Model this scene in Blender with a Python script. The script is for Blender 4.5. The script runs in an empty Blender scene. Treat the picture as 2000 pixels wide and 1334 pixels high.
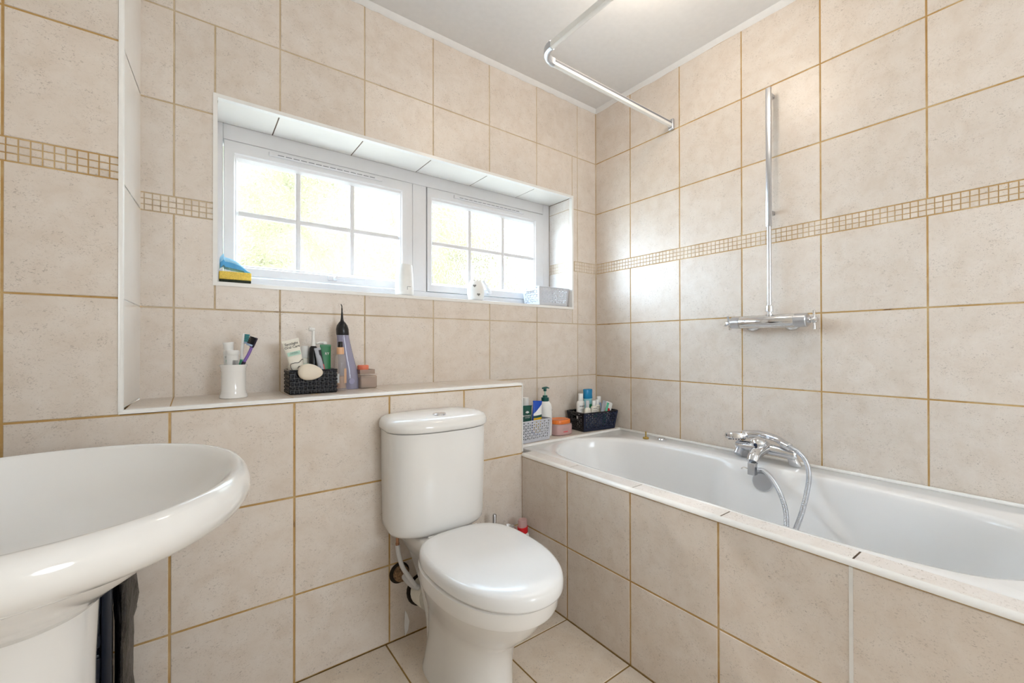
import bpy, bmesh, math, random
from mathutils import Vector, Matrix
random.seed(7)
PI = math.pi
sc = bpy.context.scene
COL = sc.collection
sc.view_settings.view_transform = 'Standard'
sc.view_settings.look = 'None'
sc.view_settings.exposure = 0.72
sc.view_settings.gamma = 1.0
sc.view_settings.use_curve_mapping = False

# ------------------------------------------------------------------ materials
def lin(c):
    return tuple(((x/12.92) if x <= 0.04045 else ((x+0.055)/1.055)**2.4) for x in c)
def rgb(r, g, b):
    return lin((r/255, g/255, b/255)) + (1.0,)

class NT:
    def __init__(s, name):
        s.m = bpy.data.materials.new(name); s.m.use_nodes = True
        s.t = s.m.node_tree; s.n = s.t.nodes; s.l = s.t.links
        s.b = s.n['Principled BSDF']; s.out = s.n['Material Output']
    def node(s, t, **kw):
        n = s.n.new(t)
        for k, v in kw.items():
            setattr(n, k, v)
        return n
    def link(s, a, b): s.l.new(a, b)
    def coords(s, scale=(1, 1, 1)):
        tc = s.node('ShaderNodeTexCoord'); mp = s.node('ShaderNodeMapping')
        mp.inputs['Scale'].default_value = scale
        s.link(tc.outputs['Object'], mp.inputs['Vector'])
        return mp.outputs['Vector']
    def noise(s, vec, scale, detail=4, rough=0.55, dist=0.0):
        n = s.node('ShaderNodeTexNoise')
        n.inputs['Scale'].default_value = scale; n.inputs['Detail'].default_value = detail
        n.inputs['Roughness'].default_value = rough; n.inputs['Distortion'].default_value = dist
        if vec is not None: s.link(vec, n.inputs['Vector'])
        return n.outputs['Fac']
    def ramp(s, fac, stops):
        r = s.node('ShaderNodeValToRGB'); cr = r.color_ramp
        while len(cr.elements) > 1: cr.elements.remove(cr.elements[0])
        cr.elements[0].position = stops[0][0]; cr.elements[0].color = stops[0][1]
        for p, c in stops[1:]:
            e = cr.elements.new(p); e.color = c
        s.link(fac, r.inputs['Fac'])
        return r.outputs['Color']
    def mix(s, fac, a, b, mode='MIX'):
        m = s.node('ShaderNodeMix', data_type='RGBA', blend_type=mode)
        for sock, v in ((m.inputs[0], fac), (m.inputs[6], a), (m.inputs[7], b)):
            if isinstance(v, (int, float, tuple)): sock.default_value = v
            else: s.link(v, sock)
        return m.outputs[2]
    def bump(s, h, strength=0.2, dist=0.001):
        b = s.node('ShaderNodeBump')
        b.inputs['Strength'].default_value = strength; b.inputs['Distance'].default_value = dist
        s.link(h, b.inputs['Height'])
        s.link(b.outputs['Normal'], s.b.inputs['Normal'])

G = lambda v: (v, v, v, 1)
def mat_tile(name, base, dark, light, rough=0.34):
    s = NT(name); v = s.coords()
    geo = s.node('ShaderNodeNewGeometry')
    mott = s.noise(v, 16, 5, 0.62, 0.4)
    c = s.ramp(mott, [(0.3, dark), (0.5, base), (0.72, light)])
    # short flecks scattered over the stone-look glaze
    v2 = s.coords((1.0, 1.0, 1.6))
    f1 = s.ramp(s.noise(v2, 165, 3, 0.6, 1.4), [(0.0, G(1)), (0.32, G(1)), (0.44, G(0))])
    f2 = s.ramp(s.noise(v, 24, 3, 0.5, 0.5), [(0.38, G(0.15)), (0.62, G(1))])
    fl = s.mix(1.0, f1, f2, 'MULTIPLY')
    fm = s.node('ShaderNodeMath', operation='MULTIPLY'); fm.inputs[1].default_value = 0.62
    s.link(fl, fm.inputs[0])
    fleck = rgb(146, 130, 116)
    c = s.mix(fm.outputs[0], c, fleck)
    isl = s.ramp(geo.outputs['Random Per Island'], [(0.0, G(0.955)), (1.0, G(1.03))])
    c = s.mix(1.0, c, isl, 'MULTIPLY')
    s.link(c, s.b.inputs['Base Color'])
    s.b.inputs['Roughness'].default_value = rough
    s.bump(s.noise(v, 60, 3), 0.08, 0.001)
    return s.m
def mat_grout(name, a, b, d):
    s = NT(name); v = s.coords()
    c = s.ramp(s.noise(v, 9, 5, 0.65), [(0.32, a), (0.52, b), (0.63, b), (0.72, d)])
    s.link(c, s.b.inputs['Base Color']); s.b.inputs['Roughness'].default_value = 0.8
    return s.m
def mat(name, col, rough=0.4, metal=0.0, coat=0.0, var=0.0, trans=0.0, alpha=1.0, ior=1.45, sss=0.0, vscale=30):
    s = NT(name)
    if var > 0:
        f = s.noise(s.coords(), vscale, 4)
        lo = tuple(x*(1-var) for x in col[:3])+(1,); hi = tuple(min(1, x*(1+var)) for x in col[:3])+(1,)
        s.link(s.ramp(f, [(0.35, lo), (0.65, hi)]), s.b.inputs['Base Color'])
    else:
        s.b.inputs['Base Color'].default_value = col
    s.b.inputs['Roughness'].default_value = rough; s.b.inputs['Metallic'].default_value = metal
    s.b.inputs['Coat Weight'].default_value = coat; s.b.inputs['IOR'].default_value = ior
    s.b.inputs['Transmission Weight'].default_value = trans; s.b.inputs['Alpha'].default_value = alpha
    return s.m

M = {}
M['tile'] = mat_tile('beige_stone_tile', rgb(225, 213, 201), rgb(219, 205, 191), rgb(230, 220, 210))
M['floor_tile'] = mat_tile('beige_floor_tile', rgb(228, 213, 195), rgb(222, 205, 185), rgb(233, 220, 204), 0.5)
M['pale_tile'] = mat_tile('pale_reveal_tile', rgb(238, 231, 225), rgb(234, 226, 218), rgb(242, 237, 232), 0.25)
M['mosaic'] = mat_tile('mosaic_chip', rgb(224, 211, 197), rgb(215, 200, 184), rgb(231, 221, 210), 0.35)
M['grout_pale'] = mat_grout('pale_sandy_grout', rgb(214, 197, 171), rgb(194, 171, 138), rgb(108, 86, 60))
M['grout_ochre'] = mat_grout('ochre_grout', rgb(206, 178, 132), rgb(184, 146, 88), rgb(118, 84, 44))
M['grout_floor'] = mat_grout('dark_floor_grout', rgb(168, 136, 78), rgb(140, 108, 52), rgb(86, 62, 36))
M['grout_dark'] = mat('dark_joint', rgb(96, 78, 62), 0.8, var=0.2)
M['white_tile'] = mat('white_glazed_tile', rgb(240, 236, 230), 0.16, var=0.02, vscale=8)
M['trim'] = mat('white_plastic_trim', rgb(240, 238, 234), 0.22, var=0.015)
M['silicone'] = mat('white_silicone', rgb(236, 234, 230), 0.45, var=0.03)
M['ceramic'] = mat('white_ceramic', rgb(240, 238, 235), 0.07, coat=0.3, var=0.008, vscale=6)
M['seat'] = mat('white_seat_plastic', rgb(240, 240, 240), 0.16, coat=0.1, var=0.01, vscale=7)
M['bath'] = mat('white_bath_acrylic', rgb(240, 239, 238), 0.18, coat=0.2, var=0.01, vscale=5)
M['upvc'] = mat('white_upvc', rgb(222, 220, 220), 0.28, var=0.01)
M['paint'] = mat('white_ceiling_paint', rgb(232, 231, 230), 0.85, var=0.015, vscale=40)
M['plain'] = mat('plain_wall_paint', rgb(226, 216, 203), 0.7, var=0.02)
M['chrome'] = mat('chrome', rgb(224, 226, 230), 0.09, metal=1.0, var=0.015)
M['satin'] = mat('satin_chrome', rgb(205, 208, 214), 0.28, metal=1.0, var=0.02)
M['brass'] = mat('brass', rgb(176, 148, 78), 0.3, metal=1.0, var=0.12)
M['copper'] = mat('dull_copper', rgb(176, 132, 104), 0.4, metal=0.7, var=0.15)
M['rust'] = mat('crusted_brown', rgb(132, 104, 76), 0.85, var=0.45, vscale=160)
M['black_gap'] = mat('black_mould', rgb(42, 34, 26), 0.9, var=0.3, vscale=120)
M['hose'] = mat('grey_white_hose', rgb(214, 213, 212), 0.4, var=0.03)
M['navy'] = mat('dark_navy_plastic', rgb(24, 29, 42), 0.3, var=0.12)
def mat_bag():
    s = NT('black_bag_film'); v = s.coords((1, 1, 0.4))
    f = s.noise(v, 60, 5, 0.7, 1.2)
    s.link(s.ramp(f, [(0.35, rgb(16, 15, 16)), (0.7, rgb(58, 52, 48))]), s.b.inputs['Base Color'])
    s.b.inputs['Roughness'].default_value = 0.28
    s.bump(f, 0.9, 0.01)
    return s.m
M['bag'] = mat_bag()
P = {}
def plas(key, r, g, b, rough=0.35, **k):
    if key not in P: P[key] = mat(key, rgb(r, g, b), rough, var=k.pop('var', 0.02), **k)
    return P[key]
plas('white_plastic', 238, 237, 234); plas('cream', 236, 231, 218, 0.45); plas('pump_white', 230, 229, 226, 0.3)
plas('black_plastic', 18, 18, 22, 0.25); plas('black_weave', 13, 17, 28, 0.16, var=0.35)
plas('black_basket', 14, 16, 24, 0.3); plas('navy_basket', 20, 32, 58, 0.3)
plas('grey_basket', 206, 207, 212, 0.4); plas('lightgrey_basket', 196, 197, 204, 0.4)
plas('green_tube', 22, 112, 62, 0.35); plas('dark_green', 10, 74, 62, 0.35); plas('bottle_green', 12, 82, 76, 0.3)
plas('mint', 150, 206, 172, 0.4); plas('pale_mint', 178, 214, 196, 0.4); plas('lime', 60, 170, 60, 0.4)
plas('teal', 22, 128, 138, 0.3); plas('blue_cap', 24, 132, 184, 0.25); plas('aqua', 148, 208, 218, 0.3)
plas('royal', 24, 78, 186, 0.35); plas('yellow', 232, 186, 12, 0.4); plas('red', 206, 24, 34, 0.35)
plas('emerald', 24, 140, 96, 0.35); plas('sea_green', 96, 190, 156, 0.35); plas('grey_tube', 168, 170, 178, 0.35)
plas('pale_blue', 160, 182, 212, 0.25); plas('purple', 122, 92, 168, 0.35); plas('dark_purple', 30, 18, 44, 0.3)
plas('coral', 240, 134, 104, 0.35); plas('rose', 206, 74, 84, 0.3); plas('orange', 230, 122, 48, 0.3)
plas('peach', 226, 178, 138, 0.35); plas('lavender', 150, 148, 178, 0.3); plas('soap', 226, 214, 196, 0.5)
plas('ink', 40, 38, 42, 0.6); plas('grey_ink', 128, 128, 132, 0.6); plas('rose_gold', 206, 168, 138, 0.35)
plas('skyblue_cloth', 158, 208, 236, 0.9, var=0.12, vscale=400); plas('blue_edge', 92, 170, 222, 0.8, var=0.1)
plas('scourer', 44, 52, 40, 0.95, var=0.3, vscale=300); plas('sponge', 240, 208, 100, 0.95, var=0.12, vscale=240)
plas('pink_gel', 222, 178, 172, 0.3, var=0.15, vscale=60); plas('label_white', 240, 240, 238, 0.5)
plas('grey_heart', 132, 130, 126, 0.6); plas('paper', 240, 239, 240, 0.8); plas('crumb', 222, 196, 140, 0.9)
def clear(key, r, g, b, rough=0.06, alpha=0.35):
    s = NT(key); s.b.inputs['Base Color'].default_value = rgb(r, g, b); s.b.inputs['Roughness'].default_value = rough
    tr = s.node('ShaderNodeBsdfTransparent'); tr.inputs[0].default_value = rgb(r, g, b)
    mx = s.node('ShaderNodeMixShader'); mx.inputs[0].default_value = alpha
    s.link(tr.outputs[0], mx.inputs[1]); s.link(s.b.outputs[0], mx.inputs[2]); s.link(mx.outputs[0], s.out.inputs[0])
    P[key] = s.m
clear('clear_grey', 246, 242, 240, alpha=0.2); clear('clear_brown', 228, 216, 206, alpha=0.3)
clear('clear_pink', 236, 206, 204, alpha=0.5); clear('clear_lav', 186, 184, 208, alpha=0.62); clear('amber', 238, 204, 172, alpha=0.4)
def mat_glass():
    s = NT('obscured_glass'); v = s.coords()
    h = s.noise(v, 62, 2, 0.45, 0.9)
    b = s.node('ShaderNodeBump'); b.inputs['Strength'].default_value = 0.8; b.inputs['Distance'].default_value = 0.006
    s.link(h, b.inputs['Height'])
    rf = s.node('ShaderNodeBsdfRefraction'); rf.inputs['IOR'].default_value = 1.35; rf.inputs['Roughness'].default_value = 0.02
    rf.inputs['Color'].default_value = G(0.97)
    s.link(b.outputs['Normal'], rf.inputs['Normal'])
    tr = s.node('ShaderNodeBsdfTransparent'); tr.inputs[0].default_value = G(0.98)
    gl = s.node('ShaderNodeBsdfGlossy'); gl.inputs['Roughness'].default_value = 0.08
    s.link(b.outputs['Normal'], gl.inputs['Normal'])
    m1 = s.node('ShaderNodeMixShader'); m1.inputs[0].default_value = 0.55
    s.link(tr.outputs[0], m1.inputs[1]); s.link(rf.outputs[0], m1.inputs[2])
    m2 = s.node('ShaderNodeMixShader'); m2.inputs[0].default_value = 0.06
    s.link(m1.outputs[0], m2.inputs[1]); s.link(gl.outputs[0], m2.inputs[2])
    s.link(m2.outputs[0], s.out.inputs[0])
    return s.m
M['glass'] = mat_glass()
M['leaf'] = mat('sunlit_leaves', rgb(77, 70, 43), 0.7, var=0.32, vscale=3)
M['lawn'] = mat('garden_paving', rgb(150, 138, 122), 0.9, var=0.3, vscale=3)
M['brick'] = mat('outer_brick', rgb(150, 96, 76), 0.9, var=0.2)

# ------------------------------------------------------------------ mesh builder
class MB:
    def __init__(s): s.bm = bmesh.new()
    def face(s, pts, mi=0):
        f = s.bm.faces.new([s.bm.verts.new(p) for p in pts]); f.material_index = mi; return f
    def box(s, x0, x1, y0, y1, z0, z1, mi=0, bev=0.0, seg=2):
        r = bmesh.ops.create_cube(s.bm, size=1.0)['verts']
        for v in r:
            v.co = Vector((x0+(v.co.x+0.5)*(x1-x0), y0+(v.co.y+0.5)*(y1-y0), z0+(v.co.z+0.5)*(z1-z0)))
        es = set(); fs = set()
        for v in r:
            es.update(v.link_edges); fs.update(v.link_faces)
        for f in fs: f.material_index = mi
        if bev > 0:
            bmesh.ops.bevel(s.bm, geom=list(es), offset=bev, segments=seg, affect='EDGES', profile=0.5, material=mi)
        return s
    def loft(s, rings, mi=0, caps=(True, True), closed=True):
        vs = [[s.bm.verts.new(p) for p in r] for r in rings]
        n = len(rings[0])
        for a, b in zip(vs, vs[1:]):
            for i in range(n if closed else n-1):
                j = (i+1) % n
                f = s.bm.faces.new((a[i], a[j], b[j], b[i])); f.material_index = mi
        if closed and caps[0] and n > 2:
            f = s.bm.faces.new(list(reversed(vs[0]))); f.material_index = mi
        if closed and caps[1] and n > 2:
            f = s.bm.faces.new(vs[-1]); f.material_index = mi
        return s
    def lathe(s, prof, c=(0, 0, 0), n=28, mi=0, caps=(True, True), sx=1.0, sy=1.0, mat=None):
        rings = []
        for r, z in prof:
            rr = []
            for k in range(n):
                a = 2*PI*k/n
                p = Vector((r*sx*math.cos(a), r*sy*math.sin(a), z))
                if mat is not None: p = mat @ p
                rr.append(p+Vector(c))
            rings.append(rr)
        return s.loft(rings, mi, caps)
    def tube(s, pts, r, n=14, mi=0, caps=True, sx=1.0):
        pts = [Vector(p) for p in pts]; rs = r if isinstance(r, (list, tuple)) else [r]*len(pts)
        rings = []; up = None
        for i, p in enumerate(pts):
            t = (pts[min(i+1, len(pts)-1)]-pts[max(i-1, 0)]).normalized()
            if up is None:
                up = Vector((0, 0, 1)) if abs(t.z) < 0.9 else Vector((1, 0, 0))
            a = t.cross(up).normalized(); b = a.cross(t).normalized(); up = b
            rings.append([p+(a*math.cos(2*PI*k/n)*sx+b*math.sin(2*PI*k/n))*rs[i] for k in range(n)])
        return s.loft(rings, mi, (caps, caps))
    def prism(s, poly, fn0, fn1, mi=0):
        return s.loft([[fn0(p) for p in poly], [fn1(p) for p in poly]], mi)
    def pillow(s, p00, p10, p11, p01, h, mi=0, inset=0.25):
        a, b, c, d = map(Vector, (p00, p10, p11, p01)); n = (b-a).cross(d-a).normalized()
        ctr = (a+b+c+d)/4
        inn = [q.lerp(ctr, inset)+n*h for q in (a, b, c, d)]
        vo = [s.bm.verts.new(q) for q in (a, b, c, d)]; vi = [s.bm.verts.new(q) for q in inn]
        for i in range(4):
            j = (i+1) % 4
            f = s.bm.faces.new((vo[i], vo[j], vi[j], vi[i])); f.material_index = mi
        f = s.bm.faces.new(vi); f.material_index = mi
    def build(s, name, mats, parent=None, origin=(0, 0, 0), sharp=38, fixn=True, loc=None, rot=None):
        bm = s.bm
        if fixn: bmesh.ops.recalc_face_normals(bm, faces=bm.faces)
        o_ = Vector(origin)
        if o_.length > 0: bmesh.ops.translate(bm, verts=bm.verts, vec=-o_)
        me = bpy.data.meshes.new(name); bm.to_mesh(me); bm.free()
        for m in (mats if isinstance(mats, (list, tuple)) else [mats]): me.materials.append(m)
        if sharp:
            me.polygons.foreach_set('use_smooth', [True]*len(me.polygons))
            me.set_sharp_from_angle(angle=math.radians(sharp))
        me.update()
        o = bpy.data.objects.new(name, me); COL.objects.link(o)
        if parent is not None: o.parent = parent
        if loc is not None: o.location = loc
        if rot is not None: o.rotation_euler = rot
        return o

def thing(name, label, cat, loc=(0, 0, 0), rot=(0, 0, 0), group=None):
    o = bpy.data.objects.new(name, None); COL.objects.link(o); o.empty_display_size = 0.05
    o.location = loc; o.rotation_euler = rot; o['label'] = label; o['category'] = cat
    if group: o['group'] = group
    return o
def tag(o, label, cat, group=None):
    o['label'] = label; o['category'] = cat
    if group: o['group'] = group
    return o
def struct(o):
    o['kind'] = 'structure'; return o
def crom(pts, sub=8, closed=False):
    P_ = [Vector(p) for p in pts]; n = len(P_); out = []
    rng = range(n) if closed else range(n-1)
    for i in rng:
        if closed: p0, p1, p2, p3 = P_[(i-1) % n], P_[i], P_[(i+1) % n], P_[(i+2) % n]
        else: p0, p1, p2, p3 = P_[max(i-1, 0)], P_[i], P_[i+1], P_[min(i+2, n-1)]
        for k in range(sub):
            t = k/sub
            out.append(0.5*((2*p1)+(-p0+p2)*t+(2*p0-5*p1+4*p2-p3)*t*t+(-p0+3*p1-3*p2+p3)*t**3))
    if not closed: out.append(P_[-1])
    return out
def sup(n, a, b, e, c=(0, 0)):
    out = []
    for k in range(n):
        t = 2*PI*k/n; x, y = math.cos(t), math.sin(t)
        out.append((c[0]+a*math.copysign(abs(x)**(2/e), x), c[1]+b*math.copysign(abs(y)**(2/e), y)))
    return out
def text_mesh(body, size, mat_, parent, M4, name='lettering', extrude=0.0003, spacing=1.0):
    cu = bpy.data.curves.new(name, 'FONT'); cu.body = body; cu.size = size; cu.extrude = extrude
    cu.align_x = 'CENTER'; cu.align_y = 'CENTER'; cu.space_character = spacing; cu.resolution_u = 2
    t = bpy.data.objects.new(name, cu); COL.objects.link(t)
    bpy.context.view_layer.update()
    me = bpy.data.meshes.new_from_object(t.evaluated_get(bpy.context.evaluated_depsgraph_get()))
    COL.objects.unlink(t); bpy.data.objects.remove(t); bpy.data.curves.remove(cu)
    me.transform(M4); me.materials.clear(); me.materials.append(mat_)
    o = bpy.data.objects.new(name, me); COL.objects.link(o); o.parent = parent
    return o

# ------------------------------------------------------------------ key dimensions (metres)
YB, XR, YF, XP, XL, YBACK, YEND = 1.72, 1.897, 1.445, 1.128, -0.43, -2.3, -0.865
ZC = 2.40
ROWS = [0.267, 0.5655, 0.8555, 1.1463]         # big tile rows below the mosaic
MZ0, MZ1 = 1.4429, 1.4961
ROWS2 = [1.7905, 2.0863, 2.383]

def cells(us, vs):
    for a, b in zip(us, us[1:]):
        for c, d in zip(vs, vs[1:]): yield a, b, c, d
def tile_wall(name, to3, us, bands, holes=(), gw=0.0045, mats=None, thick=0.1, mosaic=None, extra=None):
    """to3(u, v, depth) -> point; depth > 0 goes into the wall. Tiles are chamfered slabs over recessed grout."""
    mb = MB(); rec = 0.0016
    def clip(a, b, c, d):
        rects = [(a, b, c, d)]
        for (h0, h1, h2, h3) in holes:
            out = []
            for (a, b, c, d) in rects:
                if b <= h0 or a >= h1 or d <= h2 or c >= h3: out.append((a, b, c, d)); continue
                if a < h0: out.append((a, h0, c, d))
                if b > h1: out.append((h1, b, c, d))
                a2, b2 = max(a, h0), min(b, h1)
                if c < h2: out.append((a2, b2, c, h2))
                if d > h3: out.append((a2, b2, h3, d))
            rects = out
        return rects
    def slab(a, b, c, d, g, mi, ch=0.0012):
        a += g/2; b -= g/2; c += g/2; d -= g/2
        if b-a < 0.003 or d-c < 0.003: return
        lo = [to3(a, c, rec), to3(b, c, rec), to3(b, d, rec), to3(a, d, rec)]
        hi = [to3(a+ch, c+ch, 0), to3(b-ch, c+ch, 0), to3(b-ch, d-ch, 0), to3(a+ch, d-ch, 0)]
        vo = [mb.bm.verts.new(p) for p in lo]; vi = [mb.bm.verts.new(p) for p in hi]
        for i in range(4):
            j = (i+1) % 4
            mb.bm.faces.new((vo[i], vo[j], vi[j], vi[i])).material_index = mi
        mb.bm.faces.new(vi).material_index = mi
    for vs in bands:
        for c_ in cells(us, vs):
            # merge-free clipping keeps each cut tile as one slab per remaining rectangle
            for r in clip(*c_): slab(*r, gw, 0)
    if mosaic:
        u0, u1, v0, v1, pitch, nr = mosaic
        n = max(1, int(round((u1-u0)/pitch)))
        for i in range(n):
            for k in range(nr):
                a, b = u0+(u1-u0)*i/n, u0+(u1-u0)*(i+1)/n
                c, d = v0+(v1-v0)*k/nr, v0+(v1-v0)*(k+1)/nr
                if any(b > h[0] and a < h[1] and d > h[2] and c < h[3] for h in holes): continue
                slab(a, b, c, d, 0.0021, 2, 0.0012)
    u0, u1 = us[0], us[-1]; v0 = bands[0][0]; v1 = bands[-1][-1]
    for (a, b, c, d) in clip(u0, u1, v0, v1):
        q = lambda dd: [to3(a, c, dd), to3(b, c, dd), to3(b, d, dd), to3(a, d, dd)]
        mb.loft([q(rec), q(thick)], 1)
    if extra: extra(mb)
    return struct(mb.build(name, mats or [M['tile'], M['grout_pale'], M['mosaic']], sharp=None))

# ------------------------------------------------------------------ room shell
WX0, WX1, WZ0, WZ1 = 0.0605, 1.705, 1.233, 1.856     # window opening
tile_wall('wall_back', lambda u, v, d: Vector((u, YB+d, v)),
          [-0.137, -0.0461, 0.2516, 0.5518, 0.8517, 1.1493, 1.4463, 1.7462, XR],
          [[0.0, 0.267, 0.56, 0.8555, 1.1463, MZ0], [MZ1]+ROWS2], holes=[(WX0, WX1, WZ0, WZ1)],
          mosaic=(-0.137, XR, MZ0, MZ1, 0.0193, 3), thick=0.32)
tile_wall('wall_right', lambda u, v, d: Vector((XR+d, u, v)),
          [YBACK, -2.038, -1.745, -1.452, -1.158, -0.865, -0.572, -0.278, 0.0155, 0.3068, 0.5987, 0.8884, 1.182, 1.4739, YB],
          [[0.0, 0.56, 0.8504, 1.1463, MZ0], [MZ1]+ROWS2],
          mosaic=(YBACK, YB, MZ0, MZ1, 0.0193, 3), gw=0.005, mats=[M['tile'], M['grout_ochre'], M['mosaic']])
tile_wall('wall_boxing', lambda u, v, d: Vector((u, YF+d, v)),
          [XL, -0.34, -0.0465, 0.2505, 0.5485, 0.846, 1.134], [[0.0, 0.267, 0.5655, 0.8535]],
          gw=0.0055, mats=[M['tile'], M['grout_ochre'], M['mosaic']], thick=0.272)
tile_wall('wall_pier', lambda u, v, d: Vector((u, YF+d, v)),
          [XL, -0.34, -0.145], [[0.8535, 1.1463, MZ0], [MZ1]+ROWS2],
          mosaic=(XL, -0.145, MZ0, MZ1, 0.0193, 3), mats=[M['tile'], M['grout_ochre'], M['mosaic']], thick=0.272)
# right return of the boxing (bath side) and white return of the pier
mb = MB(); mb.box(1.131, 1.137, YF+0.003, YB-0.001, 0.5735, 0.8535)
struct(mb.build('wall_boxing_return', M['tile'], sharp=None))
mb = MB()
for a, b in ((0.871, 1.1445), (1.148, 1.441), (1.4445, 1.789), (1.7925, 2.083), (2.087, 2.39)):
    mb.face([(-0.143, YF+0.006, a), (-0.1255, YB-0.0005, a), (-0.1255, YB-0.0005, b), (-0.143, YF+0.006, b)], 0)
mb.face([(-0.144, YF+0.006, 0.866), (-0.1268, YB-0.0005, 0.866), (-0.1268, YB-0.0005, 2.39), (-0.144, YF+0.006, 2.39)], 1)
struct(mb.build('wall_pier_return', [M['white_tile'], M['silicone']], sharp=None, fixn=False))
tile_wall('wall_bath_panel', lambda u, v, d: Vector((XP+d, u, v)),
          [YEND, -0.57, -0.28, 0.012, 0.304, 0.593, 0.881, 1.17, YF], [[0.0, 0.269, 0.5545]],
          gw=0.0055, mats=[M['tile'], M['grout_ochre'], M['mosaic']], thick=0.012)
tile_wall('floor', lambda u, v, d: Vector((u, v, -d)),
          [XL, -0.0775, 0.229, 0.5355, 0.842, XP, 1.435, 1.741, XR], [[YBACK, -2.01, -1.72, -1.43, -1.14, -0.85, -0.56, -0.27, 0.02, 0.306, 0.594, 0.8825, 1.1705, YF]],
          gw=0.005, mats=[M['floor_tile'], M['grout_floor'], M['mosaic']], thick=0.08,
          extra=lambda mb: mb.box(XL-0.1, XR+0.1, YBACK-0.1, YB+0.32, -0.09, -0.003, 1))
mb = MB(); mb.box(XL-0.1, XL, YBACK, YF+0.27, 0, ZC)
struct(mb.build('wall_left', M['plain'], sharp=None))
mb = MB(); mb.box(XL-0.1, XR+0.1, YBACK-0.1, YBACK, 0, ZC)
struct(mb.build('wall_front', M['plain'], sharp=None))
mb = MB(); mb.box(XL-0.1, XR+0.1, YBACK-0.1, YB+0.32, ZC, ZC+0.08)
struct(mb.build('ceiling', M['paint'], sharp=None))
# coving strips of filler where the tiles meet the ceiling
mb = MB()
def strip(mb, pts, wob=0.0022):
    n = 60; rings = []
    a, b = Vector(pts[0]), Vector(pts[1]); nrm = Vector(pts[2])
    for i in range(n+1):
        p = a.lerp(b, i/n); w = random.uniform(-wob, wob)
        rings.append([p+Vector((0, 0, -0.021+w)), p+nrm*0.004+Vector((0, 0, -0.019+w)), p+nrm*0.017+Vector((0, 0, -0.0005)), p+Vector((0, 0, -0.0005))])
    mb.loft(rings, 0)
strip(mb, ((-0.137, YB-0.0004, ZC), (XR, YB-0.0004, ZC), (0, -1, 0)))
struct(mb.build('trim_1', M['paint']))
mb = MB(); strip(mb, ((XR-0.0004, YBACK, ZC), (XR-0.0004, YB, ZC), (-1, 0, 0)))
struct(mb.build('trim_2', M['paint']))
mb = MB(); mb.tube([(XR-0.001, YB-0.001, 0.57), (XR-0.001, YB-0.001, 2.38)], 0.0035, 8)
struct(mb.build('trim_3', M['grout_pale']))

# white quadrant trims: pier corner, shelf edge, boxing end, bath edge
def quad_trim(mb, p0, p1, a, b, r):
    """quarter-round bar from p0 to p1 bulging between directions a and b"""
    p0, p1, a, b = Vector(p0), Vector(p1), Vector(a), Vector(b)
    sec = [a*r*0+b*0] + [a*r*math.cos(t*PI/2/6)+b*r*math.sin(t*PI/2/6) for t in range(7)]
    mb.loft([[p0+s for s in sec], [p1+s for s in sec]], 0)
mb = MB(); quad_trim(mb, (-0.1475, YF+0.008, 0.8625), (-0.1475, YF+0.008, 2.398), (1, 0, 0), (0, -1, 0), 0.0105)
struct(mb.build('trim_4', M['trim']))
mb = MB(); quad_trim(mb, (-0.147, YF+0.009, 0.8555), (1.131, YF+0.009, 0.8555), (0, -1, 0), (0, 0, 1), 0.0108)
struct(mb.build('trim_5', M['trim']))
mb = MB(); quad_trim(mb, (1.1295, YF+0.006, 0.574), (1.1295, YF+0.006, 0.8645), (1, 0, 0), (0, -1, 0), 0.0085)
struct(mb.build('trim_6', M['trim']))
mb = MB(); quad_trim(mb, (XP+0.009, YEND, 0.5555), (XP+0.009, YF, 0.5555), (-1, 0, 0), (0, 0, 1), 0.0125)
struct(mb.build('trim_7', M['trim']))
# white silicone joint on the panel
mb = MB(); mb.box(XP-0.0014, XP+0.001, 0.3005, 0.3075, 0.0, 0.553)
struct(mb.build('trim_8', M['silicone'], sharp=None))
# shelf top tiles
mb = MB()
for a, b in zip([-0.137, -0.0461, 0.2516, 0.5518, 0.8517, 1.134], [-0.0461, 0.2516, 0.5518, 0.8517, 1.134, None]):
    if b is None: break
    mb.box(a+0.0015, b-0.0015, YF+0.009, YB-0.001, 0.8548, 0.8655, 0, 0.0008, 1)
mb.box(-0.137, 1.134, YF+0.009, YB-0.001, 0.8542, 0.8643, 1)
struct(mb.build('trim_9', [M['tile'], M['grout_ochre']], sharp=None))
# window reveal: ring of white trim on the wall face, tiled head and cheeks
mb = MB()
x0, x1, z0, z1 = 0.055, 1.712, 1.2262, 1.862; w = 0.0125
def mitre(mb, o4, i4, y0, y1):
    for k in range(4):
        l = (k+1) % 4
        q = [o4[k], o4[l], i4[l], i4[k]]
        mb.loft([[Vector((p[0], y0, p[1])) for p in q], [Vector((p[0], y1, p[1])) for p in q]], 0)
mitre(mb, [(x0, z0), (x1, z0), (x1, z1), (x0, z1)], [(x0+w, z0+w), (x1-w, z0+w), (x1-w, z1-w), (x0+w, z1-w)], YB-0.003, YB+0.02)
struct(mb.build('trim_10', M['trim'], sharp=None))
mb = MB()
us = [0.0675, 0.2516, 0.5518, 0.8517, 1.1493, 1.4463, 1.6995]
for a, b in zip(us, us[1:]):
    mb.box(a+0.002, b-0.002, YB+0.02, 1.904, 1.8500, 1.857, 0, 0.0006, 1)
mb.box(0.0605, 1.705, YB+0.0205, 1.91, 1.8512, 1.8558, 1)
struct(mb.build('wall_window_head', [M['white_tile'], M['grout_dark']], sharp=None))
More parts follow.
